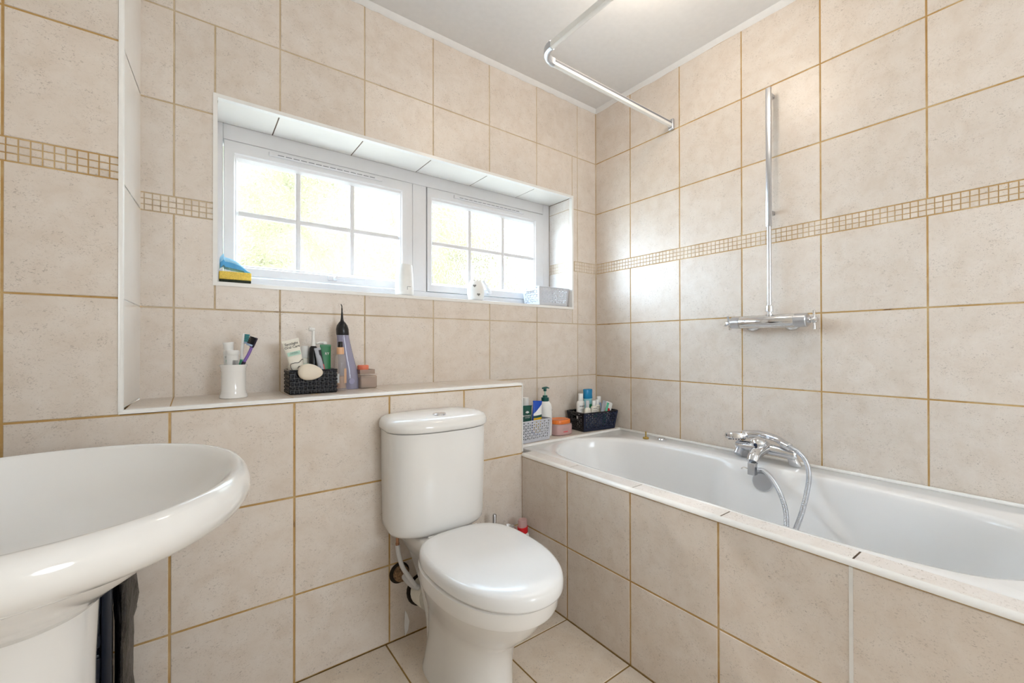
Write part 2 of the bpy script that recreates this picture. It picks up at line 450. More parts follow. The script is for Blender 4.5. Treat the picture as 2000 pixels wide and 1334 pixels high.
for nm, X, sgn in (('wall_window_right', 1.6985, 1), ('wall_window_left', 0.0675, -1)):
    tile_wall(nm, lambda u, v, d, X=X, sgn=sgn: Vector((X+sgn*d, u, v)), [YB+0.02, 1.906],
              [[1.2430, MZ0], [MZ1, 1.7905, 1.850]], mosaic=(YB+0.02, 1.906, MZ0, MZ1, 0.0193, 3), thick=0.0065, gw=0.003,
              mats=[M['pale_tile'], M['grout_pale'], M['mosaic']])

# ------------------------------------------------------------------ window
SF = 1.905
win = thing('window_1', 'x', 'window', (0.88, SF, 1.243)); del win['label']; del win['category']; struct(win)
WO = (0.88, SF, 1.243)
mb = MB()
def frame_rect(mb, xo0, xo1, zo0, zo1, xi0, xi1, zi0, zi1, y0, y1, bev=0.002, mi=0):
    mb.box(xo0, xi0, y0, y1, zo0, zo1, mi, bev, 1); mb.box(xi1, xo1, y0, y1, zo0, zo1, mi, bev, 1)
    mb.box(xi0, xi1, y0, y1, zi1, zo1, mi, bev, 1); mb.box(xi0, xi1, y0, y1, zo0, zi0, mi, bev, 1)
def ring(mb, R0, R1, y0, y1, mi=0):
    """mitred frame from outer rect R0 at y0 to inner rect R1 at y1, one sloped band"""
    q = lambda R, y: [Vector((R[0], y, R[2])), Vector((R[1], y, R[2])), Vector((R[1], y, R[3])), Vector((R[0], y, R[3]))]
    a, b = q(R0, y0), q(R1, y1)
    for k in range(4):
        l = (k+1) % 4; mb.face([a[k], a[l], b[l], b[k]], mi)
L_ = (0.0946, 0.8324, 1.2905, 1.7895); R_ = (0.9097, 1.6466, 1.2885, 1.7895)
mb.box(0.068, L_[0]-0.003, SF, SF+0.07, 1.2435, 1.8515, 0, 0.002, 1)
mb.box(R_[1]+0.003, 1.698, SF, SF+0.07, 1.2435, 1.8515, 0, 0.002, 1)
mb.box(L_[0]-0.003, R_[1]+0.003, SF, SF+0.07, L_[3]+0.003, 1.8515, 0, 0.002, 1)
mb.box(L_[0]-0.003, R_[1]+0.003, SF, SF+0.07, 1.2435, R_[2]-0.003, 0, 0.002, 1)
mb.box(L_[1]+0.003, R_[0]-0.003, SF, SF+0.07, R_[2]-0.003, L_[3]+0.003, 0, 0.002, 1)
fr = mb.build('window_frame', M['upvc'], win, WO)
mb = MB(); mb.box(0.062, 1.7045, YB+0.0205, SF+0.001, 1.2290, 1.2430, 0, 0.001, 1)
mb.build('window_sill', M['upvc'], win, WO)
# outer wall liner of the opening beyond the frame
for (S_, gx) in ((L_, (0.139, 0.770)), (R_, (0.9442, 1.576))):
    gz0, gz1 = 1.334, 1.724
    mb = MB(); F = SF-0.004
    B1 = (gx[0]-0.014, gx[1]+0.014, gz0-0.014, gz1+0.024)
    for R0, R1, ya, yb in ((S_, S_, F+0.05, F), (S_, B1, F, F), (B1, (B1[0]+0.004, B1[1]-0.004, B1[2]+0.004, B1[3]-0.005), F, F+0.006),
                           ((B1[0]+0.004, B1[1]-0.004, B1[2]+0.004, B1[3]-0.005), (B1[0]+0.008, B1[1]-0.008, B1[2]+0.008, B1[3]-0.013), F+0.006, F+0.008),
                           ((B1[0]+0.008, B1[1]-0.008, B1[2]+0.008, B1[3]-0.013), (gx[0], gx[1], gz0, gz1), F+0.008, F+0.024)):
        ring(mb, R0, R1, ya, yb)
    sash = mb.build('sash', M['upvc'], win, WO, sharp=20, fixn=False)
    mb = MB(); mb.box(gx[0]-0.006, gx[1]+0.006, F+0.024, F+0.028, gz0-0.006, gz1+0.006)
    mb.build('glass_pane', M['glass'], sash, WO, sharp=None)
    mb = MB(); w3 = (gx[1]-gx[0])/3; zm = 1.527
    for k in (1, 2):
        xm = gx[0]+k*w3-(0.004 if k == 1 and gx[0] < 0.5 else 0); mb.box(xm-0.0095, xm+0.0095, F+0.013, F+0.0235, gz0, gz1, 0, 0.003, 2)
    mb.box(gx[0], gx[1], F+0.0135, F+0.0235, zm-0.0095, zm+0.0095, 0, 0.003, 2)
    mb.build('glazing_bars', M['upvc'], sash, WO)
    vx0, vx1 = (0.239, 0.687) if gx[0] < 0.5 else (1.0525, 1.498)
    mb = MB(); mb.box(vx0, vx1, F-0.009, F+0.001, 1.7655, 1.7815, 0, 0.003, 2)
    n = 14
    for k in range(n):
        a = vx0+0.03+(vx1-vx0-0.06)*k/n; b = a+(vx1-vx0-0.06)/n*0.8
        mb.box(a, b, F-0.0096, F-0.0085, 1.7705, 1.7735, 1)
    mb.build('trickle_vent', [M['upvc'], P['grey_ink']], sash, WO)
    # espagnolette handle
    mb = MB()
    if gx[0] < 0.5:
        mb.box(0.455, 0.492, F-0.010, F+0.001, 1.299, 1.318, 0, 0.004, 2)
        mb.lathe([(0.0095, 0), (0.0095, 0.022), (0.007, 0.026)], n=16, mat=Matrix.Translation((0.484, F-0.009, 1.3085)) @ Matrix.Rotation(PI/2, 4, 'X'))
        mb.tube([(0.487, F-0.030, 1.309), (0.535, F-0.033, 1.311), (0.60, F-0.031, 1.3145)], [0.0075, 0.0058, 0.0035], 10)
    else:
        mb.box(1.215, 1.262, F-0.010, F+0.001, 1.290, 1.311, 0, 0.004, 2)
        mb.lathe([(0.0105, 0), (0.0105, 0.022), (0.007, 0.026)], n=16, mat=Matrix.Translation((1.252, F-0.009, 1.303)) @ Matrix.Rotation(PI/2, 4, 'X'))
        mb.tube([(1.252, F-0.028, 1.306), (1.225, F-0.034, 1.333), (1.202, F-0.034, 1.362)], [0.009, 0.008, 0.0085], 10)
    mb.build('window_handle', M['upvc'], sash, WO)

# garden seen as blurred colour through the obscured glass
def blob_mass(name, label, cat, c, size, mat_, seed):
    rnd = random.Random(seed); mb = MB()
    for _ in range(260):
        p = Vector((rnd.uniform(-1, 1)*size[0], rnd.uniform(-1, 1)*size[1], rnd.uniform(0.05, 1)*size[2]))
        r = rnd.uniform(0.4, 0.9)
        k = bmesh.ops.create_icosphere(mb.bm, subdivisions=2, radius=r)['verts']
        for v in k: v.co = v.co*(1+rnd.uniform(-0.16, 0.16))+p
    o = mb.build(name, mat_, loc=c); return tag(o, label, cat)
blob_mass('garden_hedge', 'yellow-green sunlit garden hedge blurred behind the frosted window', 'hedge', (4.6, 9.0, -0.4), (6.4, 0.8, 7.0), M['leaf'], 3)
mb = MB(); mb.box(-12, 16, 2.2, 20, -0.6, -0.45)
struct(mb.build('garden_ground', M['lawn'], sharp=None))

# ------------------------------------------------------------------ bath
bath = thing('bathtub', 'white acrylic bath with oval inside built in along the right-hand wall', 'bathtub', (1.5, 0.755, 0.0))
BO = (1.5, 0.755, 0.0)
head = [(1.4925, 1.512), (1.580, 1.490), (1.650, 1.442), (1.712, 1.370), (1.742, 1.26), (1.756, 1.12), (1.7575, 0.96), (1.753, 0.86), (1.755, 0.755)]
far = head+[(x, 1.51-y) for x, y in reversed(head[:-1])]
near = [(2.985-x if x < 1.7 else 2.98-x, y) for x, y in far]
outl = far[:-1]+[(x, y) for x, y in reversed(near[1:])]
NO = 240
crv = crom([(x, y, 0) for x, y in outl], 14, True)
def resample(c, n):
    c = c+[c[0]]; L = [0]
    for a, b in zip(c, c[1:]): L.append(L[-1]+(b-a).length)
    out = []; j = 0
    for k in range(n):
        d = L[-1]*k/n
        while L[j+1] < d: j += 1
        out.append(c[j].lerp(c[j+1], (d-L[j])/max(1e-9, L[j+1]-L[j])))
    return out
crv = resample(crv, NO)
CB = Vector((1.4925, 0.755, 0))
def bring(sx, sy, z, bulge=0.0):
    out = []
    for p in crv:
        x = CB.x+(p.x-CB.x)*sx; y = CB.y+(p.y-CB.y)*sy
        if bulge and x > 1.6:      # tap platform standing proud of the far side
            t = (p.y-0.55)/0.40
            if 0 < t < 1:
                x -= bulge*min(1, min(t*3.2, (1-t)*6))
        out.append(Vector((x, y, z)))
    return out
def rrect(x0, x1, y0, y1, r, z):
    """rectangle sampled so that vertex k lies in the direction of inner outline vertex k"""
    out = []
    for p in crv:
        d = (p-CB); s = 1e9
        for a, b0, b1, i in ((d.x, x0-CB.x, x1-CB.x, 0), (d.y, y0-CB.y, y1-CB.y, 1)):
            if a > 1e-9: s = min(s, b1/a)
            elif a < -1e-9: s = min(s, b0/a)
        out.append(Vector((CB.x+d.x*s, CB.y+d.y*s, z)))
    return out
bx0, bx1, by0, by1 = XP+0.068, XR-0.0025, -0.045, 1.545
mb = MB()
rings = [rrect(bx0, bx1, by0, by1, 0, 0.53), rrect(bx0, bx1, by0, by1, 0, 0.560), rrect(bx0+0.004, bx1-0.004, by0+0.004, by1-0.004, 0, 0.564),
         bring(1.055, 1.02, 0.5645), bring(1.022, 1.008, 0.563), bring(1.0, 1.0, 0.557), bring(0.985, 0.993, 0.545, 0.002),
         bring(0.968, 0.985, 0.515, 0.012), bring(0.945, 0.97, 0.45, 0.026), bring(0.915, 0.94, 0.36, 0.036), bring(0.875, 0.90, 0.27, 0.036),
         bring(0.80, 0.86, 0.195, 0.02), bring(0.68, 0.80, 0.162), bring(0.45, 0.6, 0.150), bring(0.1, 0.2, 0.147)]
mb.loft(rings, 0, (False, True))
mb.build('tub', M['bath'], bath, BO, sharp=60)
for fx in (1.36, 1.62):
    for fy in (0.35, 1.15):
        mb = MB(); mb.lathe([(0.022, 0.0), (0.022, 0.006), (0.010, 0.008), (0.010, 0.160)], c=(fx, fy, 0), n=14); mb.build('foot', M['satin'], bath, BO)
mb = MB(); mb.tube([(XR-0.009, by0, 0.567), (XR-0.009, YB-0.175, 0.567)], 0.007, 10)
mb.build('sealant_bead', M['silicone'], bath, BO)
# tiled strip between the trim and the tub, and the tiled ledge at the head of the bath
mb = MB()
ys = [YEND, -0.57, -0.28, 0.012, 0.304, 0.593, 0.881, 1.17, YF]
for a, b in zip(ys, ys[1:]):
    mb.box(XP+0.009, bx0-0.001, a+0.002, b-0.002, 0.556, 0.5672, 0, 0.0008, 1)
mb.box(XP+0.009, bx0-0.0012, YEND, YF, 0.5555, 0.5656, 1)
struct(mb.build('trim_11', [M['pale_tile'], M['grout_dark']], sharp=None))
mb = MB(); mb.box(1.1375, XR-0.0005, 1.547, YB-0.0005, 0.545, 0.5725, 0, 0.001, 1)
struct(mb.build('trim_12', M['tile'], sharp=None))
mb = MB()
mb.tube([(1.139, 1.5415, 0.5635), (XR-0.004, 1.5415, 0.5635)], 0.0095, 12)
struct(mb.build('trim_13', M['silicone']))
# far end of the bath: plain tiled deck out of sight behind the camera
mb = MB(); mb.box(XP+0.07, XR-0.002, YEND, -0.047, 0.0, 0.564)
struct(mb.build('wall_bath_end', M['tile'], sharp=None))
# pop-up brass stem and chrome ring on the bath rim
plug = thing('plug_stem', 'small brass plug stem standing upright on the bath rim', 'plug', (1.796, 1.305, 0.5645))
mb = MB(); mb.lathe([(0.0135, 0), (0.0145, 0.002), (0.0145, 0.006), (0.012, 0.009), (0.004, 0.0095)], n=24)
mb.build('base', M['brass'], plug)
mb = MB(); mb.lathe([(0.0034, 0.009), (0.0034, 0.035), (0.0024, 0.036)], n=14); mb.build('stem', M['brass'], plug)
wst = thing('waste_ring', 'round chrome ring lying on bath rim beside the brass plug stem', 'ring', (1.842, 1.246, 0.5645))
mb = MB(); rings = []
mb.lathe([(0.0215, 0), (0.0232, 0.003), (0.0195, 0.0075), (0.0145, 0.0055), (0.0132, 0.002)], n=30, caps=(True, False)); mb.build('rim', M['chrome'], wst)
mb = MB(); mb.lathe([(0.0132, 0.0052), (0.0125, 0.0054), (0.0122, 0.0008)], n=24, caps=(False, False)); mb.build('seal', P['ink'], wst)
mb = MB(); mb.lathe([(0.0110, 0.0015), (0.0100, 0.0050), (0.0, 0.0055)], n=20, caps=(False, False)); mb.build('centre', M['satin'], wst)

# bath mixer tap
TO = (1.85, 0.765, 0.5645)
tap = thing('bath_mixer_tap', 'chrome bath mixer tap on two slanted pillars at the middle of the bath', 'tap', TO)
for yy, lean in ((0.668, 0.010), (0.862, -0.010)):
    mb = MB(); mb.loft([[Vector((px_+r_*math.cos(2*PI*q/24), py_+r_*math.sin(2*PI*q/24), pz_)) for q in range(24)] for px_, py_, pz_, r_ in ((1.850, yy, 0.5655, 0.0215), (1.850, yy, 0.5675, 0.0225), (1.842, yy+lean*0.6, 0.588, 0.0195), (1.832, yy+lean*1.4, 0.612, 0.0165))])
    mb.build('pillar', M['chrome'], tap, TO)
mb = MB()
mb.tube(crom([(1.832, 0.658, 0.611), (1.828, 0.672, 0.611), (1.824, 0.72, 0.615), (1.818, 0.765, 0.618), (1.824, 0.81, 0.615), (1.828, 0.862, 0.611), (1.832, 0.876, 0.611)], 4), [0.007]+[0.0155]*2+[0.0205]*20+[0.0155]*1+[0.007], 20)
mb.build('body', M['chrome'], tap, TO)
mb = MB(); sp = crom([(1.822, 0.765, 0.620), (1.79, 0.766, 0.621), (1.755, 0.765, 0.613), (1.722, 0.763, 0.602), (1.704, 0.762, 0.583)], 5)
mb.tube(sp, [0.0265-0.0075*i/len(sp) for i in range(len(sp))], 20); mb.build('spout', M['chrome'], tap, TO)
mb = MB(); mb.lathe([(0.025, 0), (0.030, 0.008), (0.0295, 0.016), (0.023, 0.027), (0.012, 0.033), (0.004, 0.0345)], c=(1.776, 0.770, 0.632), n=28); mb.build('control_dome', M['chrome'], tap, TO)
mb = MB(); mb.lathe([(0.0065, 0), (0.0065, 0.003), (0.004, 0.004)], n=16, mat=Matrix.Translation((1.7475, 0.769, 0.640)) @ Matrix.Rotation(-PI/2.3, 4, 'Y')); mb.build('indicator', P['navy_basket'], tap, TO)
for yy, dy in ((0.868, 0.020),):
    mb = MB(); mb.tube([(1.822, yy-0.006, 0.604), (1.803, yy-0.004, 0.577)], [0.0145, 0.0160], 18); mb.build('lever', M['satin'], tap, TO)
mb = MB(); mb.box(1.690, 1.716, 0.7475, 0.7745, 0.535, 0.582, 0, 0.003, 2); dv = mb.build('diverter', M['satin'], tap, TO)
mb = MB(); mb.tube(crom([(1.700, 0.773, 0.554), (1.697, 0.789, 0.557), (1.694, 0.798, 0.551)], 3), 0.0026, 8); mb.build('hook', M['chrome'], dv, TO)

ov = thing('overflow_plate', 'round grey chrome overflow cover on inner bath wall under the tap', 'overflow', (1.735, 0.733, 0.51))
mb = MB(); R_Y = Matrix.Rotation(-PI/2-0.05, 4, 'Y')
mb.lathe([(0.036, -0.006), (0.036, 0.006), (0.033, 0.0085), (0.0, 0.009)], n=34, mat=Matrix.Translation((-0.012, 0, 0.002)) @ R_Y, caps=(True, False)); mb.build('disc', M['satin'], ov)

# hand shower lying on the tap with its hose
HO = (1.79, 0.80, 0.648)
hs = thing('hand_shower', 'chrome hand shower with ribbed hose resting on top of the bath tap', 'shower head', HO)
mb = MB(); T = Matrix.Translation((1.812, 0.872, 0.6530)) @ Matrix.Rotation(0.10, 4, 'Y') @ Matrix.Rotation(-0.12, 4, 'X')
mb.lathe([(0.036, -0.014), (0.0435, -0.012), (0.045, 0.000), (0.042, 0.009), (0.026, 0.0145), (0.0, 0.016)], n=34, mat=T, caps=(True, False))
hd = mb.build('head', M['chrome'], hs, HO)
mb = MB()
for k in range(18):
    a = 2*PI*k/18
    mb.lathe([(0.0019, -0.0175), (0.0019, -0.0138)], n=6, mat=T @ Matrix.Translation((0.030*math.cos(a), 0.030*math.sin(a), 0)))
mb.build('nozzles', P['navy_basket'], hd, HO)
mb = MB(); mb.tube(crom([(1.824, 0.85, 0.657), (1.831, 0.81, 0.665), (1.832, 0.765, 0.667), (1.822, 0.72, 0.660), (1.800, 0.688, 0.650)], 5), [0.018]*3+[0.0155]*5+[0.0135]*13, 18)
mb.build('handle', M['chrome'], hs, HO)
mb = MB(); mb.tube([(1.804, 0.696, 0.6515), (1.803, 0.694, 0.651), (1.792, 0.668, 0.645), (1.791, 0.666, 0.6445)], [0.012, 0.0152, 0.0145, 0.010], 16); mb.build('hose_nut', M['chrome'], hs, HO)
hp = crom([(1.792, 0.668, 0.645), (1.782, 0.636, 0.634), (1.768, 0.606, 0.606), (1.735, 0.586, 0.566), (1.692, 0.580, 0.508), (1.648, 0.582, 0.447), (1.60, 0.586, 0.397), (1.575, 0.592, 0.362),
           (1.560, 0.597, 0.352), (1.557, 0.598, 0.365), (1.578, 0.600, 0.395), (1.62, 0.6158, 0.4585), (1.65, 0.6479, 0.5132), (1.685, 0.690, 0.545), (1.708, 0.724, 0.558), (1.703, 0.745, 0.558)], 30)
ln = [0]
for a, b in zip(hp, hp[1:]): ln.append(ln[-1]+(b-a).length)
pts = []; rs = []; d = 0; j = 0; k = 0
while d < ln[-1]-0.001:
    while ln[j+1] < d: j += 1
    pts.append(hp[j].lerp(hp[j+1], (d-ln[j])/(ln[j+1]-ln[j]))); rs.append(0.0084 if k % 3 != 2 else 0.0068); d += 0.00135; k += 1
mb = MB(); mb.tube(pts, rs, 12); mb.build('hose', M['satin'], hs, HO, sharp=80)

# ------------------------------------------------------------------ wall shower valve and riser
SO = (XR, 0.765, 1.12)
sv = thing('shower_valve', 'chrome bar shower valve with crosshead knobs and tall riser pipe', 'shower', SO)
RYa = Matrix.Rotation(-PI/2, 4, 'X')     # lathe axis z -> +y
mb = MB(); mb.lathe([(0.0245, 0.668), (0.0255, 0.67), (0.0255, 0.868), (0.0245, 0.87)], c=(1.848, 0, 1.12), n=30, mat=RYa); mb.build('bar', M['chrome'], sv, SO)
mb = MB(); mb.lathe([(0.022, 0.870), (0.0245, 0.871), (0.0245, 0.905), (0.0225, 0.907), (0.009, 0.907), (0.009, 0.914)], c=(1.848, 0, 1.12), n=28, mat=RYa); mb.build('end_sleeve', M['satin'], sv, SO)
mb = MB(); mb.lathe([(0.0115, 0.617), (0.0115, 0.624), (0.0235, 0.626), (0.026, 0.629), (0.026, 0.667), (0.0235, 0.668)], c=(1.848, 0, 1.12), n=28, mat=RYa); mb.build('end_sleeve', M['satin'], sv, SO)
for yk, ph, L in ((0.920, 0.35, 0.030), (0.605, 0.05, 0.034)):
    mb = MB(); mb.lathe([(0.010, -0.010), (0.0115, -0.007), (0.0115, 0.007), (0.010, 0.010)], c=(1.848, yk, 1.12), n=20, mat=RYa)
    kn = mb.build('crosshead_knob', M['chrome'], sv, SO)
    for q in range(4):
        a = ph+q*PI/2; dv_ = Vector((math.cos(a), 0, math.sin(a)))
        c0 = Vector((1.848, yk, 1.12)); mb = MB()
        mb.tube([c0+dv_*0.006, c0+dv_*0.02, c0+dv_*L, c0+dv_*(L+0.001)], [0.0042, 0.0038, 0.0052, 0.003], 10); mb.build('spoke', M['chrome'], kn, SO)
RXn = Matrix.Rotation(-PI/2, 4, 'Y')     # lathe axis z -> -x
for yk in (0.842, 0.694):
    mb = MB(); mb.lathe([(0.034, 0.0005), (0.034, 0.005), (0.029, 0.013), (0.016, 0.018), (0.014, 0.032)], n=30, mat=Matrix.Translation((XR, yk, 1.117)) @ RXn); mb.build('wall_mount', M['chrome'], sv, SO)
mb = MB(); mb.lathe([(0.0125, 1.142), (0.0125, 1.150), (0.0075, 1.151), (0.0075, 1.158), (0.0145, 1.160), (0.0145, 1.166), (0.0130, 1.183), (0.0095, 1.186)], c=(1.852, 0.7605, 0), n=22); mb.build('pipe_nut', M['chrome'], sv, SO)
mb = MB(); mb.lathe([(0.0082, 1.18), (0.0082, 1.50), (0.0082, 1.501)], c=(1.852, 0.7605, 0), n=20)
mb.box(1.846, 1.858, 0.7505, 0.7705, 1.499, 2.058, 0, 0.003, 2)
rp = mb.build('riser_pipe', M['satin'], sv, SO)
for zz in (2.035, 1.56):
    mb = MB(); mb.box(1.857, XR-0.0005, 0.7555, 0.7655, zz-0.008, zz+0.008, 0, 0.002, 1)
    mb.build('clip', M['satin'], rp, SO)

# ------------------------------------------------------------------ shower curtain rail
RO = (1.04, 1.22, 2.11)
rail = thing('shower_rail', 'white L-shaped shower curtain rail hung below the ceiling over the bath', 'rail', RO)
def rail_bar(mb, pts, w=0.009, h=0.0215):
    pts = [Vector(p) for p in pts]; rings = []
    for i, p in enumerate(pts):
        t = (pts[min(i+1, len(pts)-1)]-pts[max(i-1, 0)]).normalized(); a = Vector((-t.y, t.x, 0))
        sec = [(-w, -h*0.5), (-w*0.55, -h*0.62), (w*0.55, -h*0.62), (w, -h*0.5), (w, h*0.5), (w*0.3, h*0.62), (w*0.3, h*0.3), (-w*0.3, h*0.3), (-w*0.3, h*0.62), (-w, h*0.5)]
        rings.append([p+a*u+Vector((0, 0, v)) for u, v in sec])
    mb.loft(rings, 0)
mb = MB(); rail_bar(mb, [(1.105, 1.22, 2.11), (1.3, 1.22, 2.11), (1.6, 1.22, 2.11), (XR-0.01, 1.22, 2.11)]); stk = mb.build('straight_track', M['trim'], rail, RO)
mb = MB(); mb.box(1.112, XR-0.017, 1.2098, 1.2112, 2.1115, 2.1185); mb.build('groove', P['grey_ink'], stk, RO, sharp=None)
mb = MB(); rail_bar(mb, [(1.04, 1.155, 2.11), (1.04, 0.6, 2.11), (1.04, 0.1, 2.11), (1.04, YBACK+0.01, 2.11)]); mb.build('long_track', M['trim'], rail, RO)
mb = MB(); rail_bar(mb, [(1.04, 1.150, 2.11)]+[(1.105-0.065*math.cos(a), 1.155+0.065*math.sin(a), 2.11) for a in [PI/2*k/9 for k in range(10)]]+[(1.110, 1.22, 2.11)], 0.0105, 0.024); mb.build('corner_bend', M['satin'], rail, RO)
mb = MB(); mb.box(XR-0.016, XR-0.0005, 1.205, 1.235, 2.083, 2.137, 0, 0.006, 3); mb.build('wall_bracket', M['satin'], rail, RO)

# ------------------------------------------------------------------ toilet
TX = 0.684
TOO = (TX, 1.10, 0.0)
wc = thing('toilet', 'white close-coupled toilet with oval lid closed', 'toilet', TOO)
def cist(s, z, n=64, dy=0.0, hw=0.18):
    """bow-fronted tank plan; the back is flat"""
    out = []
    yb = YF-0.004
    prof = []
    m = n//2
    for k in range(m+1):
        t = PI*k/m; x = math.cos(t); y = math.sin(t)
        prof.append((hw*s*math.copysign(abs(x)**(2/2.7), x), -(0.085+0.105*s*abs(y)**(2/2.2)+(s-1)*0.1+dy)))
    for x, y in prof: out.append(Vector((TX+x, yb+y, z)))
    k2 = n-m-1
    for k in range(k2):
        u = -1+2*(k+0.5)/k2
        out.append(Vector((TX+u*0.176*s, yb-(0.0 if abs(u) < 0.9 else 0.004), z)))
    return out
mb = MB()
mb.loft([cist(0.86, 0.408), cist(0.925, 0.4115), cist(0.955, 0.421), cist(0.965, 0.44), cist(0.985, 0.60), cist(0.992, 0.744), cist(0.97, 0.7445)], 0)
cs = mb.build('cistern', M['ceramic'], wc, TOO, sharp=50)
mb = MB()
mb.loft([cist(0.985, 0.7465), cist(1.015, 0.7475), cist(1.03, 0.753), cist(1.032, 0.763), cist(1.018, 0.774), cist(0.975, 0.784), cist(0.90, 0.7895), cist(0.78, 0.7925), cist(0.5, 0.794)], 0)
ld = mb.build('cistern_lid', M['ceramic'], wc, TOO, sharp=60)
mb = MB(); mb.lathe([(0.0225, 0.7925), (0.0225, 0.7965), (0.020, 0.7985), (0.0, 0.799)], c=(0.671, 1.312, 0), n=28, caps=(True, False), sy=0.95); fb = mb.build('flush_button', M['chrome'], ld, TOO)
def oval(a, yf, yr, z, n=72, ef=2.1, er=2.6, wy=None, x0=TX):
    """egg-shaped plan: front tip yf, rear yr, widest at wy"""
    wy = wy if wy is not None else (yf*0.45+yr*0.55)
    out = []
    for k in range(n):
        t = 2*PI*k/n; x, y = math.cos(t), math.sin(t)
        e = er if y > 0 else ef
        out.append(Vector((x0+a*math.copysign(abs(x)**(2/e), x), wy+(yr-wy)*abs(y)**(2/e) if y > 0 else wy-(wy-yf)*abs(y)**(2/e), z)))
    return out
mb = MB()
mb.loft([oval(0.104, 0.965, 1.300, 0.0, er=5, wy=1.13), oval(0.104, 0.965, 1.300, 0.012, er=5, wy=1.13), oval(0.1, 0.968, 1.294, 0.03, er=5, wy=1.13), oval(0.094, 0.965, 1.285, 0.12, er=4, wy=1.12), oval(0.098, 0.955, 1.28, 0.19, er=4, wy=1.11),
         oval(0.112, 0.905, 1.275, 0.235, er=3.4), oval(0.135, 0.855, 1.27, 0.285, er=3), oval(0.152, 0.825, 1.262, 0.328, er=2.8), oval(0.156, 0.818, 1.26, 0.338, er=2.7),
         oval(0.163, 0.806, 1.26, 0.3405, er=2.7), oval(0.166, 0.800, 1.26, 0.352, er=2.7), oval(0.168, 0.795, 1.26, 0.385, er=2.7), oval(0.160, 0.803, 1.25, 0.392, er=2.7)], 0)
mb.build('bowl', M['ceramic'], wc, TOO, sharp=50)
# rear deck and trap housing carrying the cistern
def deck(hw, y0, y1, z, r=0.02):
    out = []
    pts = [(-hw*0.86, y0), (hw*0.86, y0), (hw, y1), (-hw, y1)]
    c = [Vector((TX+x, y, z)) for x, y in pts]
    res = []
    for i in range(4):
        p, a, b = c[i], c[i-1], c[(i+1) % 4]
        for t in (0.0, 0.5, 1.0):
            q0 = p+(a-p).normalized()*r; q1 = p+(b-p).normalized()*r
            res.append((1-t)**2*q0+2*t*(1-t)*p+t*t*q1)
    return res
mb = MB()
mb.loft([deck(0.070, 1.14, 1.30, 0.012), deck(0.068, 1.14, 1.315, 0.13), deck(0.078, 1.14, 1.345, 0.24), deck(0.092, 1.13, 1.40, 0.33), deck(0.108, 1.12, 1.432, 0.365), deck(0.112, 1.12, 1.432, 0.398), deck(0.106, 1.13, 1.428, 0.406)], 0)
mb.build('trap_housing', M['ceramic'], wc, TOO, sharp=50)
mb = MB()
lid = lambda s, z, d=0: [Vector((TX-0.002+(p.x-TX)*s, 1.03+(p.y-1.03)*s, z+d*max(0, (1.235-p.y)))) for p in oval(0.1665, 0.778, 1.238, 0, n=96, ef=2.15, er=2.9, wy=1.05)]
mb.loft([lid(0.965, 0.395), lid(0.992, 0.3965), lid(1.0, 0.402), lid(1.0, 0.416), lid(0.993, 0.425), lid(0.972, 0.4315), lid(0.93, 0.4345), lid(0.82, 0.4365), lid(0.6, 0.4385), lid(0.3, 0.4395)], 0)
sl = mb.build('seat_lid', M['seat'], wc, TOO, sharp=60)
for dx in (-0.075, 0.075):
    mb = MB(); mb.tube([(TX+dx-0.014, 1.238, 0.416), (TX+dx+0.014, 1.238, 0.416)], 0.0095, 14); mb.build('hinge', M['seat'], wc, TOO)

# pipes behind the toilet
ph = thing('inlet_hose', 'thin grey inlet hose with copper nut hanging under left of toilet tank', 'hose', (0.553, 1.385, 0.40))
PO = (0.553, 1.385, 0.40)
mb = MB(); mb.tube([(0.553, 1.385, 0.404), (0.553, 1.385, 0.388), (0.553, 1.385, 0.3875), (0.553, 1.385, 0.366), (0.553, 1.385, 0.365), (0.553, 1.385, 0.352)], [0.0105, 0.0105, 0.0055, 0.0055, 0.0068, 0.0068], 8); mb.build('nut', M['copper'], ph, PO)
mb = MB(); mb.tube(crom([(0.553, 1.385, 0.358), (0.555, 1.378, 0.325), (0.562, 1.362, 0.290), (0.583, 1.354, 0.252), (0.598, 1.346, 0.226)], 6), 0.0075, 12); mb.build('hose_length', M['hose'], ph, PO)
wp = thing('waste_outlet', 'brown crusted pipe collar in the tiled wall with short white pipe', 'pipe', (0.583, YF-0.001, 0.232))
WPO = (0.583, YF-0.001, 0.232)
RYn = Matrix.Rotation(PI/2, 4, 'X')
mb = MB(); mb.lathe([(0.036, 0), (0.036, 0.002), (0.026, 0.004)], n=26, mat=Matrix.Translation((0.583, YF-0.001, 0.232)) @ RYn)
mb.build('mould_ring', M['black_gap'], wp, WPO)
mb = MB(); mb.lathe([(0.027, 0.003), (0.027, 0.014), (0.020, 0.016), (0.020, 0.030), (0.012, 0.031)], n=22, mat=Matrix.Translation((0.586, YF-0.001, 0.232)) @ RYn)
mb.build('collar', M['rust'], wp, WPO)
mb = MB(); mb.tube(crom([(0.588, 1.416, 0.230), (0.592, 1.398, 0.223), (0.606, 1.385, 0.207), (0.626, 1.375, 0.196)], 5), 0.0095, 12); mb.build('spigot', M['hose'], wp, WPO)
pc = thing('pan_connector', 'pale ribbed soil pipe connector between the toilet and tiled wall', 'pipe', (0.665, 1.36, 0.17))
PCO = (0.665, 1.36, 0.17)
mb = MB(); pp = [(0.667, 1.352+0.0092*k, 0.165-0.0015*k) for k in range(10)]
mb.tube(pp, [0.045 if k % 2 else 0.0505 for k in range(10)], 24); mb.build('ribbed_sleeve', P['cream'], pc, PCO)
mb = MB(); mb.tube([(0.667, 1.434, 0.151), (0.667, 1.4435, 0.150)], [0.056, 0.058], 24); mb.build('wall_seal', M['black_gap'], pc, PCO)
